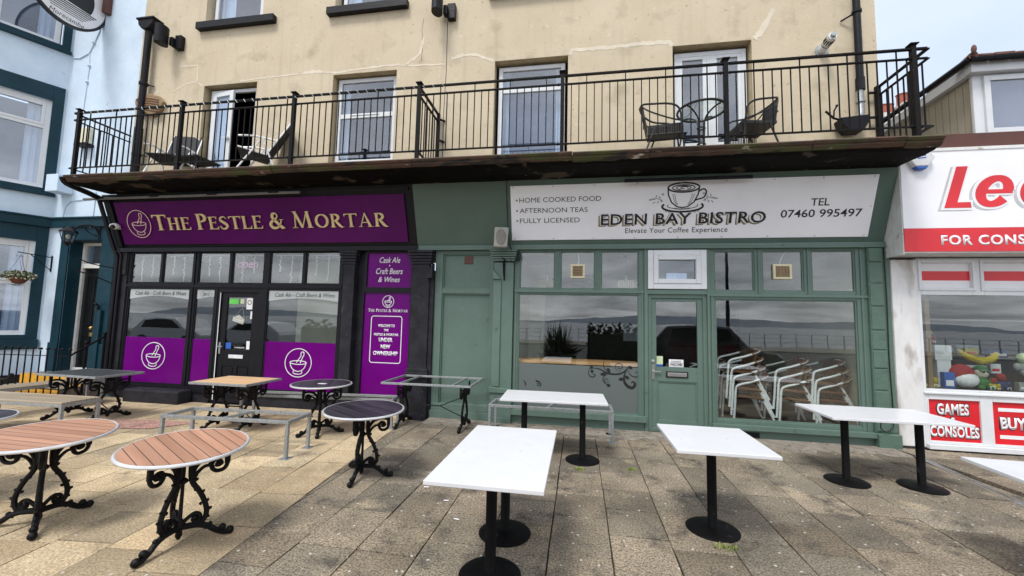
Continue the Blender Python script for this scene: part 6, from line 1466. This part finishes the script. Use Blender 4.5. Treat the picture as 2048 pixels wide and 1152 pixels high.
recliner(-8.05, -.50, R(215), 'black mesh folding chair left of the small balcony table, seen from behind its back', .02) if False else recliner(-7.95, -.42, R(285), 'black mesh folding chair at the left end of the balcony beside the small table', .04)
recliner(-6.0, -.45, R(218), 'black folding chair with grey frame, side-on before the open balcony door', .14)
t = thing('side_table', 'small black slatted side table on the balcony beside the open door', 'table', (-7.35, -.42, 4.225), None, local=True)
b = MB(); rim(b, -.26, .26, -.26, .26, .03, .44, .47); 
for k in range(7): b.box(-.23 + k * .066, -.18 + k * .066, -.229, .229, .45, .462)
b.build('tabletop', 'fabric_black', t)
for sx in (-1, 1):
    for sy in (-1, 1): b = MB(); b.tube([(sx * .23, sy * .23, .44), (sx * .24, sy * .24, 0)], .013, 6); b.build('leg', 'wicker', t)

# ================================================================ across the road (seen mirrored in the glass)
def car(x, y, rz, paint, label, L=4.5, H=1.62):
    t = thing('parked_car', label, 'car', (x, y, -.13), 'cars parked across the road', local=True, rz=rz)
    P = [(-L / 2, .35), (-L / 2 + .02, .85), (-L / 2 + .12, 1.02), (-L * .33, H - .06), (-L * .12, H), (L * .12, H - .03), (L * .27, 1.08), (L * .44, .92), (L / 2, .72), (L / 2 + .02, .38), (L * .36, .28), (-L * .36, .28)]
    My = frame((0, .88, 0), (1, 0, 0), (0, 0, 1)); b = MB(My); b.prism(P, 0, 1.76); b.build('body', paint, t, bev=.09)
    for s in (0, 1):
        b = MB(My); z = 1.762 if s else -.012; b.prism([(-L * .34, 1.05), (-L * .29, H - .16), (-L * .11, H - .1), (-L * .0, H - .1), (L * .09, H - .13), (L * .21, 1.06)], z, z + .01); b.build('window', 'car_glass', t)
        for wx in (-L * .31, L * .31):
            b = MB(frame((wx, -.86 if s else .86, .33), (1, 0, 0), (0, 0, 1))); b.lathe([(.33, -.11), (.345, -.05), (.345, .05), (.33, .11)], 24); w = b.build('wheel', 'tyre', t); b = MB(frame((wx, -.86 if s else .86, .33), (1, 0, 0), (0, 0, 1))); b.lathe([(.2, -.125), (.2, .125)], 16); b.build('rim', 'alu', w)
car(-22.0, -12.4, 0, 'paint_white', 'white estate car parked across the road, reflected in the left pub window', 4.5)
car(-17.2, -12.4, R(180), 'paint_white', 'white hatchback parked across the road, reflected in the pub door', 4.2, 1.5)
car(4.7, -9.2, 0, 'paint_black', 'black people carrier parked close behind, reflected in the bistro door', 4.7, 1.85)
def bush(x, y, z, w, d, h, label, n=1500, spiky=False, seed=1, name='shrub'):
    t = thing(name, label, 'shrub', (x, y, z), None); r_ = random.Random(seed); b = MB()
    for k in range(n):
        a, q = r_.uniform(0, 6.28), r_.random() ** .5
        if spiky:
            el = r_.uniform(.35, 1.5); l = h * r_.uniform(.6, 1.0); o = Vector((x + r_.uniform(-.2, .2) * w, y + r_.uniform(-.2, .2), z + r_.uniform(.1, .5) * h * .5)); dr_ = Vector((math.cos(a) * math.cos(el) * w / h, math.sin(a) * math.cos(el), math.sin(el)))
            sd_ = dr_.orthogonal().normalized() * .03; tip = o + dr_ * l * .8; tip.z -= .1 * l * (1.5 - el); b.quad(o - sd_, o + sd_, (o + tip) / 2 + sd_ * .9 + Vector((0, 0, .05)), tip)
        else:
            p = Vector((x + w * r_.uniform(-.5, .5), y + d * r_.uniform(-.5, .5), z + h * r_.random() * (.75 + .3 * math.sin(x + 4 * r_.random())))); dd = Vector((r_.uniform(-1, 1), r_.uniform(-1, 1), r_.uniform(-1, 1))).normalized() * .11; e2 = dd.orthogonal().normalized() * .06; b.quad(p - dd, p + e2, p + dd, p - e2)
    b.build('foliage', 'leaf_dark', t, rec=False); b = MB(); b.box(x - w / 2, x + w / 2, y - d / 2, y + d / 2, -.2, z + (.25 * h if spiky else .8 * h)); b.build('stems' if not spiky else 'trunk', 'leaf_dark', t)
bush(-.75, -8.6, .0, 1.3, .9, 2.0, 'spiky dark cordyline shrub across the path, reflected in the left bistro window', 260, True, 2, 'cordyline')
bush(1.3, -9.4, .0, 1.9, .8, 1.62, 'dark clipped hedge across the path, reflected in the left bistro window', 1700, False, 3, 'hedge')
bush(-10.8, -9.0, .0, 1.7, .8, 1.55, 'dark clipped hedge across the path, reflected in the right pub window', 1500, False, 5, 'hedge')
t = thing('street_lamp', 'tall black street lamp post across the road, reflected in the right bistro window', 'street lamp', (7.3, -14.6, 0))
b = MB(); b.lathe([(.14, -.1), (.13, .9), (.09, 1.0), (.06, 7.5)], 12, (7.3, -14.6, 0)); b.build('post', 'black', t, smooth=True); b = MB(); b.bar((7.3, -14.6, 7.5), (7.3, -13.6, 7.7), .06, .05); b.box(7.15, 7.45, -13.9, -13.2, 7.66, 7.76); b.build('lamp_head', 'black', t)
b = MB()
for k in range(60): xx = -30 + k * 1.2; b.box(xx - .03, xx + .03, -30.6, -30.54, 0, 1.1)
for z in (.4, .75, 1.1): b.box(-30, 42, -30.6, -30.55, z - .03, z)
tag(b.build('promenade_railing', 'galv'), 'galvanised promenade railing along the sea wall, reflected in the glass', 'railing')
